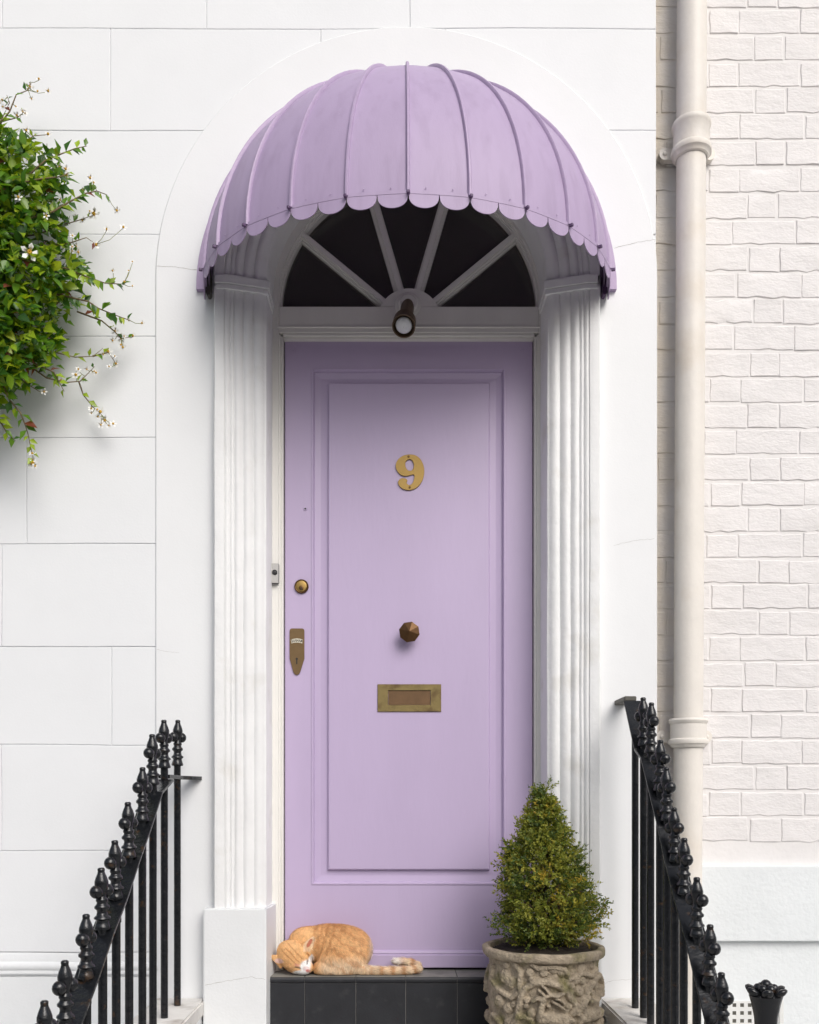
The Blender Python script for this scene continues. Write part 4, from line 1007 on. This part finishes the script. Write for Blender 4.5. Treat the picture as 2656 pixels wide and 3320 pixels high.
for cl in range(600):
    py = 2572 + 486 * (RNG.random() ** 0.72); cx_, rd = shp(py); a = RNG.random() * 2 * math.pi
    k = (0.40 + 0.66 * RNG.random() ** 0.5) if cl > 110 else 1.02 + 0.22 * RNG.random()
    lump = 1 + 0.38 * mnoise.noise(Vector((math.cos(a) * 2.2, math.sin(a) * 2.2, py * 0.012)))
    rr_ = max(1.0, rd - 38) * sP * k * lump
    cen = np.array([XX(cx_, YP) + rr_ * math.cos(a), YP + rr_ * math.sin(a) * 0.95, ZZ(py, YP)])
    out_ = np.array([math.cos(a), math.sin(a), 0.55 + 0.9 * (3000 - py) / 500 * 0.4]); out_ /= np.linalg.norm(out_)
    isy = RNG.random() < (0.12 + 0.22 * (math.cos(a) > -0.2) * (py > 2800))
    base_c = yel[RNG.integers(3)] if isy else greens[RNG.integers(5)]
    nl = 46
    # a spray: a short twig with leaves along it
    for sp in range(6):
        dr_ = out_ + RNG.normal(0, 0.45, 3); dr_ /= np.linalg.norm(dr_); st_ = cen + RNG.normal(0, 0.010, 3); ln = 0.030 + 0.02 * RNG.random()
        for q in range(11):
            t = (q + RNG.random()) / 11; p = st_ + dr_ * ln * t; side = RNG.normal(0, 1, 3); side -= side.dot(dr_) * dr_; side /= np.linalg.norm(side) + 1e-9
            P.append(p); D.append(dr_ * 0.75 + side * 0.8); Nn.append(RNG.normal(0, 1, 3) + dr_); Ls.append(0.0078 + 0.006 * RNG.random()); Ws.append(0.0044 + 0.003 * RNG.random())
            cc = base_c if RNG.random() < 0.8 else greens[RNG.integers(5)]
            C.append(cc * (0.75 + 0.5 * RNG.random()))
v, f, c = leaf_cloud(np.array(P), np.array(D), np.array(Nn), np.array(Ls), np.array(Ws), np.array(C))
crown = rawobj('crown', v, f, M['needle'], shrub, c, smooth=False); crown['kind'] = 'stuff'

# ------------------------------------------------------------------ climbing vine with white flowers
vine = empty('climbing_vine', 'leafy green climber with small white yellow-centred flowers on the left wall', 'vine')
branches = [
 ([(-250, 700), (-60, 600), (97, 564), (147, 520), (200, 498), (245, 481), (281, 473)], -0.30, -0.20, 0),
 ([(-250, 760), (0, 740), (175, 684), (231, 651), (281, 626), (314, 619), (346, 631)], -0.34, -0.22, 0),
 ([(-200, 830), (60, 840), (211, 869), (286, 899), (341, 918), (400, 921)], -0.34, -0.20, 0),
 ([(-200, 900), (80, 930), (227, 964), (286, 977), (318, 999), (367, 1019), (419, 1038)], -0.30, -0.17, 0),
 ([(-200, 1000), (60, 1090), (170, 1140), (243, 1158), (302, 1155), (334, 1129)], -0.24, -0.14, 1),
 ([(-150, 1050), (30, 1130), (123, 1184), (175, 1207), (208, 1269)], -0.34, -0.25, 0),
 ([(60, 1160), (150, 1225), (214, 1240), (260, 1236), (292, 1204), (307, 1188)], -0.20, -0.13, 1),
 ([(255, 1236), (270, 1280), (300, 1318), (330, 1345)], -0.13, -0.10, 1),
 ([(-120, 1100), (-20, 1190), (10, 1249), (32, 1298), (65, 1337), (81, 1376), (91, 1408), (107, 1486)], -0.36, -0.28, 0),
 ([(-60, 1150), (52, 1214), (81, 1240), (127, 1269)], -0.30, -0.24, 0),
 ([(-200, 560), (-40, 470), (6, 384), (31, 333), (22, 308)], -0.28, -0.22, 1),
 ([(-30, 440), (31, 361), (53, 306), (92, 292), (97, 267)], -0.24, -0.18, 1),
 ([(-120, 460), (0, 395), (56, 381), (81, 361)], -0.22, -0.17, 1),
 ([(-80, 520), (60, 470), (110, 440), (157, 436)], -0.28, -0.2, 1),
 ([(-200, 640), (30, 600), (130, 580), (200, 572), (222, 560)], -0.40, -0.28, 0),
 ([(-200, 800), (120, 760), (200, 730), (262, 712), (306, 696)], -0.26, -0.17, 1),
 ([(-200, 880), (120, 800), (220, 790), (280, 770), (312, 792)], -0.26, -0.17, 1),
 ([(250, 1010), (330, 1040), (372, 1075), (393, 1097), (430, 1092)], -0.18, -0.12, 1),
 ([(300, 1155), (351, 1142), (377, 1180)], -0.14, -0.11, 1),
 ([(-120, 1230), (-20, 1330), (20, 1400), (50, 1430)], -0.34, -0.26, 0),
]
twig = []
leaves = []     # (pos, dir, normal, length, width, colour, score)
def vcol(depth, y):
    r = RNG.random()
    if r < 0.014: return np.array(lin(120, 62, 48))
    if r < 0.42: c = lin(140, 164, 42)
    elif r < 0.76: c = lin(88, 126, 34)
    else: c = lin(56, 94, 36)
    return np.array(c) * (0.8 + 0.4 * RNG.random())
bm = bmesh.new()
main = [(-760, CY + (H - 0.0) / (DW - 0.3) * FPX), (-640, 3000), (-560, 2300), (-480, 1700), (-330, 1250), (-250, 900), (-230, 700), (-260, 560)]
tube(bm, [(XX(x, -0.16), -0.16 + 0.03 * math.sin(i), ZZ(y, -0.16)) for i, (x, y) in enumerate(main)], [0.022, 0.02, 0.018, 0.016, 0.014, 0.012, 0.009, 0.006], 8)
for pts, ya, yb, fl in [(p_, a_ * 0.62, b_ * 0.62, f_) for p_, a_, b_, f_ in branches]:
    m_ = len(pts); pp = [Vector((XX(x, ya + (yb - ya) * i / (m_ - 1)), ya + (yb - ya) * i / (m_ - 1), ZZ(y, ya + (yb - ya) * i / (m_ - 1)))) for i, (x, y) in enumerate(pts)]
    twig += [pp[i].lerp(pp[i + 1], t) for i in range(m_ - 1) for t in (0, .25, .5, .75)] + [pp[-1]]
    tube(bm, pp, [0.0045 * (1 - 0.75 * i / (m_ - 1)) * (0.7 if fl else 1) for i in range(m_)], 5)
    # leaves along it
    for i in range(m_ - 1):
        seg = pp[i + 1] - pp[i]; nl = max(1, int(seg.length / (0.011 if not fl else 0.026)))
        for q in range(nl):
            t = (q + RNG.random()) / nl; p = pp[i] + seg * t; sd_ = seg.normalized()
            sgn = 1 if RNG.random() < 0.5 else -1
            perp = Vector((-sd_.z, 0, sd_.x)) * sgn
            d = sd_ * 0.6 + perp * (0.5 + 0.6 * RNG.random()) + Vector((RNG.normal(0, .2), RNG.normal(-0.15, .3), RNG.normal(-0.15, .2)))
            L_ = (0.030 + 0.018 * RNG.random()) * (0.75 if fl else 1.0) * (0.72 if i == m_ - 2 else 1.0)
            leaves.append((np.array(p), np.array(d), np.array([RNG.normal(0, .45), -1.0, 0.55 + RNG.normal(0, .4)]), L_, L_ * (0.42 + 0.2 * RNG.random()), vcol(0, 0), 2.0 + p.x))
meshobj('stem', bm, M['vinestem'], vine, smooth=True)
edge = [(400, 10), (450, 60), (480, 150), (520, 185), (560, 205), (620, 220), (700, 215), (760, 225), (820, 262), (900, 265), (960, 245), (1020, 228), (1080, 228), (1120, 215), (1180, 180), (1230, 130), (1260, 60), (1300, 20), (1420, -80)]
ey, ex = [e[0] for e in edge], [e[1] for e in edge]
cnt = 0
while cnt < 5600:
    py = RNG.uniform(380, 1400); px = RNG.uniform(-430, 300); xm = np.interp(py, ey, ex) + 26 * mnoise.noise(Vector((py * 0.012, 3, 1))) * 2
    if px > xm: continue
    if px < -150 and RNG.random() < (-150 - px) / 260 + 0.6 * mnoise.noise(Vector((px * 0.012, py * 0.012, 9))): continue
    if px < -60 and not 430 + 0.5 * (-60 - px) * abs(mnoise.noise(Vector((px * 0.01, 2, 2)))) < py < 1330 - 0.55 * (-60 - px): continue
    if RNG.random() > min(1.0, 0.22 + (xm - px) / 120): continue
    # open gaps where the wall shows through
    if mnoise.noise(Vector((px * 0.016, py * 0.016, 4))) > 0.22 and px > 20: continue
    Y = -0.05 - 0.24 * RNG.random() ** 0.8 * min(1, 0.35 + (xm - px) / 220)
    p = np.array([XX(px, Y), Y, ZZ(py, Y)]); L_ = 0.030 + 0.026 * RNG.random()
    d = np.array([RNG.normal(0.25, .7), RNG.normal(-0.35, .45), RNG.normal(-0.15, .55)])
    leaves.append((p, d, np.array([RNG.normal(0, .5), -0.75 + RNG.normal(0, .4), 0.8 + RNG.normal(0, .45)]), L_, L_ * (0.45 + 0.2 * RNG.random()), vcol(0, 0), (-Y * 3.4 + 0.5 * RNG.random()) if px > -20 else 0.0))
    cnt += 1
leaves.sort(key=lambda l: -l[6])
big, rest = leaves[:300], leaves[300:]
# shared leaf meshes (12 triangles, folded along the midrib) in several colours
def leaf_mesh(col, seed):
    rg = random.Random(seed); prof_ = [(0, 0), (0.12, 0.26), (0.32, 0.48), (0.55, 0.44), (0.78, 0.25), (1, 0)]
    vs_, fs_ = [], []
    for t, w in prof_:
        cz_ = -0.16 * t * t + rg.uniform(-0.015, 0.015)
        vs_ += [(t, w * rg.uniform(0.9, 1.1), cz_ + 0.32 * w), (t, 0, cz_), (t, -w * rg.uniform(0.9, 1.1), cz_ + 0.32 * w)]
    for k in range(5):
        a = 3 * k; b = a + 3; fs_ += [(a, a + 1, b + 1, b), (a + 1, a + 2, b + 2, b + 1)]
    me = bpy.data.meshes.new('leaf'); me.from_pydata(vs_, [], fs_); at = me.color_attributes.new('Col', 'FLOAT_COLOR', 'POINT')
    arr = np.ones((len(vs_), 4), np.float32); arr[:, :3] = col; arr[1::3, :3] *= 1.25; at.data.foreach_set('color', arr.ravel())
    me.polygons.foreach_set('use_smooth', [True] * len(me.polygons)); me.materials.append(M['leaf']); me.update(); return me
LM = [leaf_mesh(np.array(c) * s, i) for i, (c, s) in enumerate([(lin(130, 156, 36), 1), (lin(128, 154, 36), 1.15), (lin(112, 144, 34), .9), (lin(88, 126, 34), 1), (lin(84, 122, 34), .85), (lin(72, 112, 34), 1), (lin(56, 94, 36), 1), (lin(50, 86, 36), .85), (lin(130, 72, 56), 1), (lin(152, 166, 50), 1.0)])]
for p, d, nn, L_, W_, c, s in big:
    k = min(range(len(LM)), key=lambda i: RNG.random()) if RNG.random() > 0.02 else 8
    if k == 8 and RNG.random() > 0.15: k = 3
    o = bpy.data.objects.new('leaf', LM[k]); link(o, vine)
    dx = Vector(d).normalized(); dz = Vector(nn); dz = (dz - dz.dot(dx) * dx).normalized(); dy = dz.cross(dx)
    mt = Matrix((dx, dy, dz)).transposed().to_4x4() @ Matrix.Diagonal((L_, W_, L_ * 0.7, 1)); o.matrix_local = Matrix.Translation(p) @ mt
Pn, Dn, N2, L2, W2, C2 = (np.array([l[i] for l in rest]) for i in range(6))
v, f, c = leaf_cloud(Pn, Dn, N2, L2, W2 * 1.05, C2)
fo = rawobj('foliage', v, f, M['leaf'], vine, c, smooth=True); fo['kind'] = 'stuff'
# flowers
def flower(px, py, Y, rpx, tilt=0.3, petals=5):
    Y = Y * 0.62
    r = rpx * (DW + Y) / FPX; c = Vector((XX(px, Y), Y, ZZ(py, Y)))
    ax_ = Vector((RNG.normal(0, .35), -1, RNG.normal(0.1, .35))).normalized(); Qm = ax_.to_track_quat('Z', 'Y').to_matrix()
    bm = bmesh.new(); c0 = bm.verts.new(c)
    for k in range(petals):
        a = 2 * math.pi * (k + RNG.random() * 0.2) / petals; pts = [(0.25, -0.30), (0.75, -0.36), (1.0, 0.0), (0.75, 0.36), (0.25, 0.30)]
        ring = [bm.verts.new(c + Qm @ Vector((r * rr0 * math.cos(a + w), r * rr0 * math.sin(a + w), r * 0.22 * rr0 * rr0))) for rr0, w in pts]
        for q in range(4): bm.faces.new((c0, ring[q], ring[q + 1]))
    fo_ = meshobj('flower', bm, M['petal'], vine, smooth=True)
    near = min(twig, key=lambda q: (q - c).length); bm = bmesh.new()
    tube(bm, [near, near.lerp(c, 0.5) + Vector((0, 0, -0.12 * (near - c).length)), c + Vector((0, 0.002, 0))], [0.0013, 0.001, 0.0009], 4); meshobj('pedicel', bm, M['pedicel'], fo_, smooth=True)
    bm = bmesh.new()
    for k in range(6):
        a = 2 * math.pi * k / 6; bmesh.ops.create_uvsphere(bm, u_segments=6, v_segments=4, radius=r * 0.13, matrix=Matrix.Translation(c + Qm @ Vector((r * 0.14 * math.cos(a), r * 0.14 * math.sin(a), r * 0.18))) @ Qm.to_4x4() @ Matrix.Diagonal((1, 1, 2.0, 1)))
    meshobj('stamen', bm, M['stamen'], fo_, smooth=True)
for px, py, Y, r in [(97, 820, -0.46, 36), (306, 695, -0.165, 26), (312, 795, -0.165, 20), (406, 915, -0.195, 18), (432, 1090, -0.115, 16), (393, 1097, -0.12, 20), (351, 1142, -0.115, 22), (247, 1217, -0.16, 20), (303, 1209, -0.13, 18), (377, 1180, -0.105, 16), (328, 1337, -0.10, 22), (340, 1363, -0.095, 20), (318, 1352, -0.09, 14), (107, 1500, -0.28, 26), (54, 375, -0.18, 16), (97, 281, -0.18, 18), (122, 297, -0.18, 13), (85, 424, -0.2, 16), (157, 436, -0.2, 18), (214, 549, -0.28, 18), (143, 1270, -0.23, 14), (60, 640, -0.47, 18), (150, 700, -0.44, 14)]:
    flower(px, py, Y, r * 0.85)
for (x0, y0, Y0, n_, sp) in [(310, 740, -0.17, 6, 34), (400, 900, -0.19, 4, 24), (400, 1070, -0.13, 6, 34), (350, 1140, -0.12, 5, 30), (280, 1205, -0.14, 6, 34), (330, 1345, -0.1, 6, 26), (105, 1490, -0.28, 4, 26), (80, 350, -0.2, 6, 40), (110, 285, -0.18, 4, 22), (200, 560, -0.27, 4, 36), (240, 660, -0.24, 4, 40), (225, 800, -0.3, 4, 40)]:
    for q in range(n_): flower(x0 + RNG.normal(0, sp), y0 + RNG.normal(0, sp), Y0 - 0.02 * RNG.random(), 8 + 6 * RNG.random())

# ------------------------------------------------------------------ sleeping ginger cat
def surface_nets(fv, org, h):
    s = fv < 0; nx, ny, nz = fv.shape
    corner = np.zeros((nx - 1, ny - 1, nz - 1), np.int32); acc = np.zeros((nx - 1, ny - 1, nz - 1, 3)); cntc = np.zeros((nx - 1, ny - 1, nz - 1))
    offs_ = [(i, j, k) for i in (0, 1) for j in (0, 1) for k in (0, 1)]
    sl = lambda o: tuple(slice(o[a], (nx, ny, nz)[a] - 1 + o[a]) for a in range(3))
    for o in offs_:
        for ax_ in range(3):
            if o[ax_] == 0:
                o2 = list(o); o2[ax_] = 1; a, b = fv[sl(o)], fv[sl(o2)]; m = (a < 0) != (b < 0)
                t = np.where(m, a / (a - b + 1e-12), 0)
                for c in range(3): acc[..., c] += np.where(m, o[c] + (t if c == ax_ else 0), 0)
                cntc += m
    act = cntc > 0; idx = -np.ones(act.shape, np.int64); idx[act] = np.arange(act.sum())
    I = np.argwhere(act); vpos = (I + acc[act] / cntc[act][:, None]) * h + org
    faces_ = []
    for ax_ in range(3):
        b, c = (ax_ + 1) % 3, (ax_ + 2) % 3
        lo = [slice(None)] * 3; hi = [slice(None)] * 3; lo[ax_] = slice(0, -1); hi[ax_] = slice(1, None)
        A, B = s[tuple(lo)], s[tuple(hi)]; E = np.argwhere(A != B)
        E = E[(E[:, b] > 0) & (E[:, c] > 0) & (E[:, b] < fv.shape[b] - 1) & (E[:, c] < fv.shape[c] - 1)]
        q = []
        for db, dc in ((-1, -1), (0, -1), (0, 0), (-1, 0)):
            e = E.copy(); e[:, b] += db; e[:, c] += dc; q.append(idx[e[:, 0], e[:, 1], e[:, 2]])
        q = np.stack(q, 1); fl = A[E[:, 0], E[:, 1], E[:, 2]]; q[~fl] = q[~fl][:, ::-1]
        faces_.append(q)
    return vpos, np.concatenate(faces_)
cs = 0.3478 * 3.29 / FPX           # metres per measured unit
YCAT = 0.074
def cat_w(zx, zy, dy): return np.array([XX(840 + zx * 0.3478, YCAT), YCAT, ZTREAD]) if False else None
CXW = XX(840 + 620 * 0.3478, YCAT)
# implicit body in measured units: x right, y depth (negative to the street), z up from the step
hgr = 5.0
gx = np.arange(90, 1560, hgr); gy = np.arange(-215, 215, hgr); gz = np.arange(-14, 480, hgr)
G = np.stack(np.meshgrid(gx, gy, gz, indexing='ij'), -1).astype(np.float32)
def ell(c, r, rot=0.0):
    q = G - np.array(c, np.float32)
    if rot:
        ca, sa_ = math.cos(rot), math.sin(rot); x, z = q[..., 0] * ca + q[..., 2] * sa_, -q[..., 0] * sa_ + q[..., 2] * ca
    else: x, z = q[..., 0], q[..., 2]
    k = np.sqrt((x / r[0]) ** 2 + (q[..., 1] / r[1]) ** 2 + (z / r[2]) ** 2); k2 = np.sqrt((x / r[0] ** 2) ** 2 + (q[..., 1] / r[1] ** 2) ** 2 + (z / r[2] ** 2) ** 2)
    return k * (k - 1) / (k2 + 1e-9)
def cap(a, b, ra, rb):
    a = np.array(a, np.float32); b = np.array(b, np.float32); ab = b - a; t = np.clip(((G - a) @ ab) / (ab @ ab), 0, 1)
    return np.linalg.norm(G - a - t[..., None] * ab, axis=-1) - (ra + (rb - ra) * t)
def smin(a, b, k):
    hh_ = np.clip(0.5 + 0.5 * (b - a) / k, 0, 1); return b + (a - b) * hh_ - k * hh_ * (1 - hh_)
zz = lambda y: 735 - y
F = ell((800, 30, zz(520)), (258, 150, 222))                          # haunch and rump
F = smin(F, ell((640, 60, zz(470)), (270, 135, 182)), 60)             # back
F = smin(F, ell((430, 60, zz(480)), (165, 120, 165)), 50)             # shoulders
F = smin(F, ell((770, -55, zz(600)), (225, 115, 165), R(-8)), 22)     # thigh in front
F = smin(F, ell((600, -60, zz(670)), (78, 95, 72)), 16)               # tucked paw
F = smin(F, ell((700, -50, zz(690)), (210, 110, 55)), 30)             # belly on the step
HD = ell((335, -70, zz(570)), (172, 112, 136), R(-38))                # skull
HD = smin(HD, ell((385, -78, zz(655)), (120, 100, 78), R(-12)), 35)   # lower cheek
HD = smin(HD, ell((452, -130, zz(655)), (66, 62, 58), R(-40)), 26)    # muzzle
HD = smin(HD, ell((430, -115, zz(692)), (62, 60, 36)), 18)             # chin
F = smin(F, HD, 5)
# eye sockets: shallow creases
# ears: flattened cones
def ear(base, tip, rb, flat):
    base = np.array(base, np.float32); tip = np.array(tip, np.float32); ax_ = tip - base; L_ = np.linalg.norm(ax_); ax_ /= L_
    q = G - base; t = q @ ax_; tt = np.clip(t / L_, 0, 1); perp = q - t[..., None] * ax_
    fl_ = np.array(flat, np.float32); fl_ = fl_ - (fl_ @ ax_) * ax_; fl_ /= np.linalg.norm(fl_)
    pn = perp @ fl_; pw = np.sqrt(np.maximum((perp ** 2).sum(-1) - pn ** 2, 0))
    wid = rb * (1 - tt) ** 0.85 + 4
    d = np.sqrt((np.maximum(pw - wid, 0)) ** 2 + (np.maximum(np.abs(pn) - 6, 0)) ** 2 + (np.maximum(np.maximum(-t, t - L_), 0)) ** 2) - 5
    return d
F = smin(F, ear((245, -85, zz(620)), (126, -105, zz(566)), 62, (0.1, 1.0, 0.2)), 8)
F = smin(F, ear((440, -118, zz(515)), (520, -140, zz(385)), 60, (0.55, 0.8, 0.4)), 8)
# tail along the step, its tip curling back
tl = [(930, -60, 52), (1010, -95, 40), (1120, -105, 36), (1260, -100, 35), (1400, -85, 38), (1475, -50, 48), (1478, 0, 66), (1420, 40, 86), (1340, 50, 96), (1275, 45, 98)]
rt = [62, 44, 40, 38, 38, 38, 36, 36, 34, 30]
for (a, b, ra, rb_) in zip(tl, tl[1:], rt, rt[1:]): F = smin(F, cap(a, b, ra, rb_), 10)
F = np.maximum(F, -(G[..., 2] - 1.0))                                  # flat where it rests
# closed-eye grooves, mouth and nose pads as fine relief
vp, fq = surface_nets(F, np.array([gx[0], gy[0], gz[0]]), hgr)
# light smoothing
nb = np.zeros_like(vp); nc = np.zeros(len(vp))
for it in range(2):
    nb[:] = 0; nc[:] = 0
    for a in range(4):
        np.add.at(nb, fq[:, a], vp[fq[:, (a + 1) % 4]]); np.add.at(nc, fq[:, a], 1)
    vp = 0.5 * vp + 0.5 * nb / nc[:, None]
fn = np.cross(vp[fq[:, 2]] - vp[fq[:, 0]], vp[fq[:, 3]] - vp[fq[:, 1]]); vn = np.zeros_like(vp)
for a in range(4): np.add.at(vn, fq[:, a], fn)
vn /= np.linalg.norm(vn, axis=1, keepdims=True) + 1e-9
def S_(e0, e1, x): t = np.clip((x - e0) / (e1 - e0), 0, 1); return t * t * (3 - 2 * t)
ginger, pale, deep, white, pink, dark = (np.array(lin(*c)) for c in ((230, 182, 126), (232, 210, 180), (192, 134, 82), (244, 241, 238), (222, 150, 142), (70, 48, 38)))
nz1 = np.array([mnoise.noise(Vector(p * 0.02)) for p in vp]); nz2 = np.array([mnoise.noise(Vector((p[0] * 0.05, p[1] * 0.05, p[2] * 0.05))) for p in vp])
def cat_colour(p, n, n1, n2):
    zx, zy, dy = p[:, 0], 735 - p[:, 2], p[:, 1]
    c = np.tile(ginger, (len(p), 1))
    mixc = lambda c, col, w: c * (1 - w[:, None]) + col * w[:, None]
    c = mixc(c, pale, S_(520, 650, zy) * S_(520, 640, zx) * (0.75 + 0.25 * n1))           # paler flank
    c = mixc(c, deep, 0.55 * S_(420, 300, zy) * (0.5 + 0.5 * n1))                           # saddle along the back
    bars = np.sin(zx * 0.105 + zy * 0.03 + 2.0 * n1); c = mixc(c, deep, 0.65 * S_(0.25, 0.9, bars) * S_(450, 540, zx) * S_(800, 680, zx) * S_(640, 480, zy))
    bars = np.sin((zx * 0.6 - zy) * 0.055 + 3 * n1); c = mixc(c, deep, 0.55 * S_(0.2, 0.9, bars) * S_(620, 700, zx) * S_(1040, 960, zx))
    # head: stripes running from the crown to the brow
    hd = S_(520, 490, zx + 0.2 * (zy - 600)) * (p[:, 1] < 40)
    u_ = (zx - 335) * math.cos(R(-50)) - (zy - 565) * -math.sin(R(-50)) * -1
    uu = (zx - 345) * 0.70 - (zy - 570) * 0.72     # across the stripes
    ww = (zx - 345) * 0.72 + (zy - 570) * 0.70     # towards the nose
    st_ = np.sin(uu * 0.16 + 1.2 * n1); c = mixc(c, deep, hd * 0.85 * S_(0.35, 0.85, st_) * S_(75, 40, np.abs(uu)) * S_(95, 50, ww) * S_(-170, -100, ww))
    che = np.sin(zy * 0.13 + zx * 0.03 + n1); c = mixc(c, deep, hd * 0.45 * S_(0.4, 0.9, che) * S_(330, 300, zx) * S_(600, 640, zy))
    # white muzzle and chin
    d1 = np.hypot((zx - 462) / 60, (zy - 655) / 62); d2_ = np.hypot((zx - 425) / 95, (zy - 712) / 32); d3 = np.hypot((zx - 495) / 26, (zy - 610) / 60)
    c = mixc(c, white, hd * np.maximum.reduce([S_(1.15, 0.85, d1), S_(1.15, 0.8, d2_), S_(1.1, 0.8, d3)]) * (dy < 0))
    c = mixc(c, pink, 0.9 * S_(1.1, 0.8, np.hypot((zx - 473) / 22, (zy - 688) / 16)) * (dy < -60) + 0.35 * S_(1.1, 0.6, np.hypot((zx - 455) / 32, (zy - 665) / 26)) * (dy < -60))
    # closed eyes, mouth line, ear linings
    e1 = np.abs((zy - 655) - 0.16 * (zx - 380) - 0.004 * (zx - 380) ** 2) ; c = mixc(c, dark, 0.8 * S_(9, 4, e1) * S_(345, 355, zx) * S_(415, 405, zx) * (dy < -40))
    c = mixc(c, pink, 0.5 * S_(18, 8, np.abs(zy - 636 - 0.1 * (zx - 380))) * S_(345, 360, zx) * S_(405, 392, zx) * (dy < -40))
    e2 = np.abs((zx - 466) + 0.15 * (zy - 612)); c = mixc(c, dark, 0.75 * S_(9, 4, e2) * S_(588, 596, zy) * S_(632, 624, zy) * (dy < -20))
    mo = np.abs((zx - 484) + 0.15 * (zy - 712)); c = mixc(c, dark, 0.6 * S_(7, 3, mo) * S_(698, 702, zy) * (dy < -60))
    c = mixc(c, np.array(lin(226, 190, 180)), S_(1.1, 0.75, np.hypot((zx - 204) / 48, (zy - 607) / 26)) * (n[:, 1] < 0.1) * (dy < 10))
    c = mixc(c, np.array(lin(206, 118, 94)), 0.9 * S_(1.1, 0.7, np.hypot(((zx - 482) * 0.86 + (zy - 440) * 0.5) / 17, ((zy - 440) * 0.86 - (zx - 482) * 0.5) / 52)) * (zy < 492) * (dy < -40))
    c = mixc(c, white, 0.8 * S_(1.1, 0.7, np.hypot((zx - 478) / 16, (zy - 500) / 34)) * (n[:, 0] > 0.1))
    er = S_(46, 34, np.abs((zx - 480) * 0.86 + (zy - 450) * 0.5)) * (zy < 520) * (dy < -95) * (zx > 425)
    c = mixc(c, np.array(lin(244, 214, 178)), 0.75 * er * (np.hypot(((zx - 482) * 0.86 + (zy - 440) * 0.5) / 17, ((zy - 440) * 0.86 - (zx - 482) * 0.5) / 52) > 0.95))
    # tail rings and pale tip
    tb = np.sin(zx * 0.062); tm = S_(1000, 1080, zx)
    c = mixc(c, deep, tm * 0.7 * S_(0.1, 0.7, tb)); c = mixc(c, np.array(lin(232, 208, 176)), tm * 0.6 * S_(-0.1, -0.7, tb)); c = mixc(c, white, tm * 0.7 * S_(1400, 1300, zx) * S_(670, 645, zy))
    return c * (1 + 0.10 * n2[:, None])
cc = cat_colour(vp, vn, nz1, nz2)
def to_world(p): return np.stack([CXW + (p[:, 0] - 620) * cs, YCAT + p[:, 1] * cs * 0.92, ZTREAD + 0.0015 + p[:, 2] * cs], 1)
M['catskin'] = material('cat_coat', (1, 1, 1), 0.8, var=0.06, vscale=120, bump=0.5, bscale=260, vcol=True, stretch=(0.6, 1, 1.6))
cat = rawobj('cat', to_world(vp), fq, M['catskin'], None, cc)
cat['label'] = 'ginger cat curled up asleep on the dark doorstep'; cat['category'] = 'cat'
# coat: fine tapering hairs lying along the body
NH = 30000
area = np.linalg.norm(fn, axis=1); pick = RNG.choice(len(fq), NH, p=area / area.sum()); w = RNG.dirichlet((1, 1, 1, 1), NH)
hp = (vp[fq[pick]] * w[..., None]).sum(1); hn = (vn[fq[pick]] * w[..., None]).sum(1); hc_ = (cc[fq[pick]] * w[..., None]).sum(1); hn /= np.linalg.norm(hn, axis=1, keepdims=True) + 1e-9
keep = (hp[:, 2] > 6); hp, hn, hc_ = hp[keep], hn[keep], hc_[keep]; NH = len(hp)
flow = np.zeros_like(hp); hd = (hp[:, 0] < 500) & (hp[:, 1] < 40)
flow[:] = (0.75, 0.0, -0.75); tail_ = hp[:, 0] > 1020
flow[hd] = np.stack([hp[hd, 0] - 465, hp[hd, 1] + 110, hp[hd, 2] - (735 - 670)], 1)          # away from the nose
flow[tail_] = (1.0, 0, -0.15); flow[tail_ & (hp[:, 2] > 70)] = (-1.0, 0.2, 0.1)
lowf = (~hd) & (~tail_) & (hp[:, 2] < 180); flow[lowf] = (0.25, -0.1, -1.0)
flow /= np.linalg.norm(flow, axis=1, keepdims=True) + 1e-9; flow += RNG.normal(0, 0.28, flow.shape); flow -= (flow * hn).sum(1, keepdims=True) * hn; flow /= np.linalg.norm(flow, axis=1, keepdims=True) + 1e-9
ln = np.where(hd, 16, 30) * (0.6 + 0.7 * RNG.random(NH)); nose = np.hypot(hp[:, 0] - 470, hp[:, 2] - 60) < 60; ln[nose] *= 0.35
ears_ = ((hp[:, 0] < 230) & (735 - hp[:, 2] < 640) & (735 - hp[:, 2] > 560)) | ((735 - hp[:, 2] < 480) & (hp[:, 0] > 430) & (hp[:, 0] < 520) & (hp[:, 1] < 0)); ln[ears_] *= 0.4
side = np.cross(flow, hn); wd = 2.6
tipv = hp + flow * ln[:, None] + hn * (ln * (0.20 + 0.16 * RNG.random(NH)))[:, None]; midv = hp + flow * (ln * 0.5)[:, None] + hn * (ln * 0.22)[:, None]
tipv[:, 2] = np.maximum(tipv[:, 2], 2.0); midv[:, 2] = np.maximum(midv[:, 2], 2.0)
hv = np.stack([hp - side * wd * 0.5, hp + side * wd * 0.5, midv + side * wd * 0.4, midv - side * wd * 0.4, tipv], 1).reshape(-1, 3); b = np.arange(NH) * 5
hf = [tuple(x) for x in np.stack([b, b + 1, b + 2, b + 3], 1)] + [tuple(x) for x in np.stack([b + 3, b + 2, b + 4], 1)]
across = np.cross(flow, hn); tuft = np.array([mnoise.noise(Vector(((p * a).sum() * 0.0 + p[0] * 0.075 - p[2] * 0.02, p[1] * 0.05, p[2] * 0.028))) for p, a in zip(hp, across)])
hcol = np.repeat(np.clip(hc_ * (0.76 + 0.46 * RNG.random((NH, 1)) + 0.42 * tuft[:, None]), 0.01, 1), 5, 0)
M['fur'] = material('ginger_fur', (1, 1, 1), 0.6, var=0.0, vcol=True)
fur = rawobj('fur', to_world(hv), hf, M['fur'], cat, hcol); fur['kind'] = 'stuff'
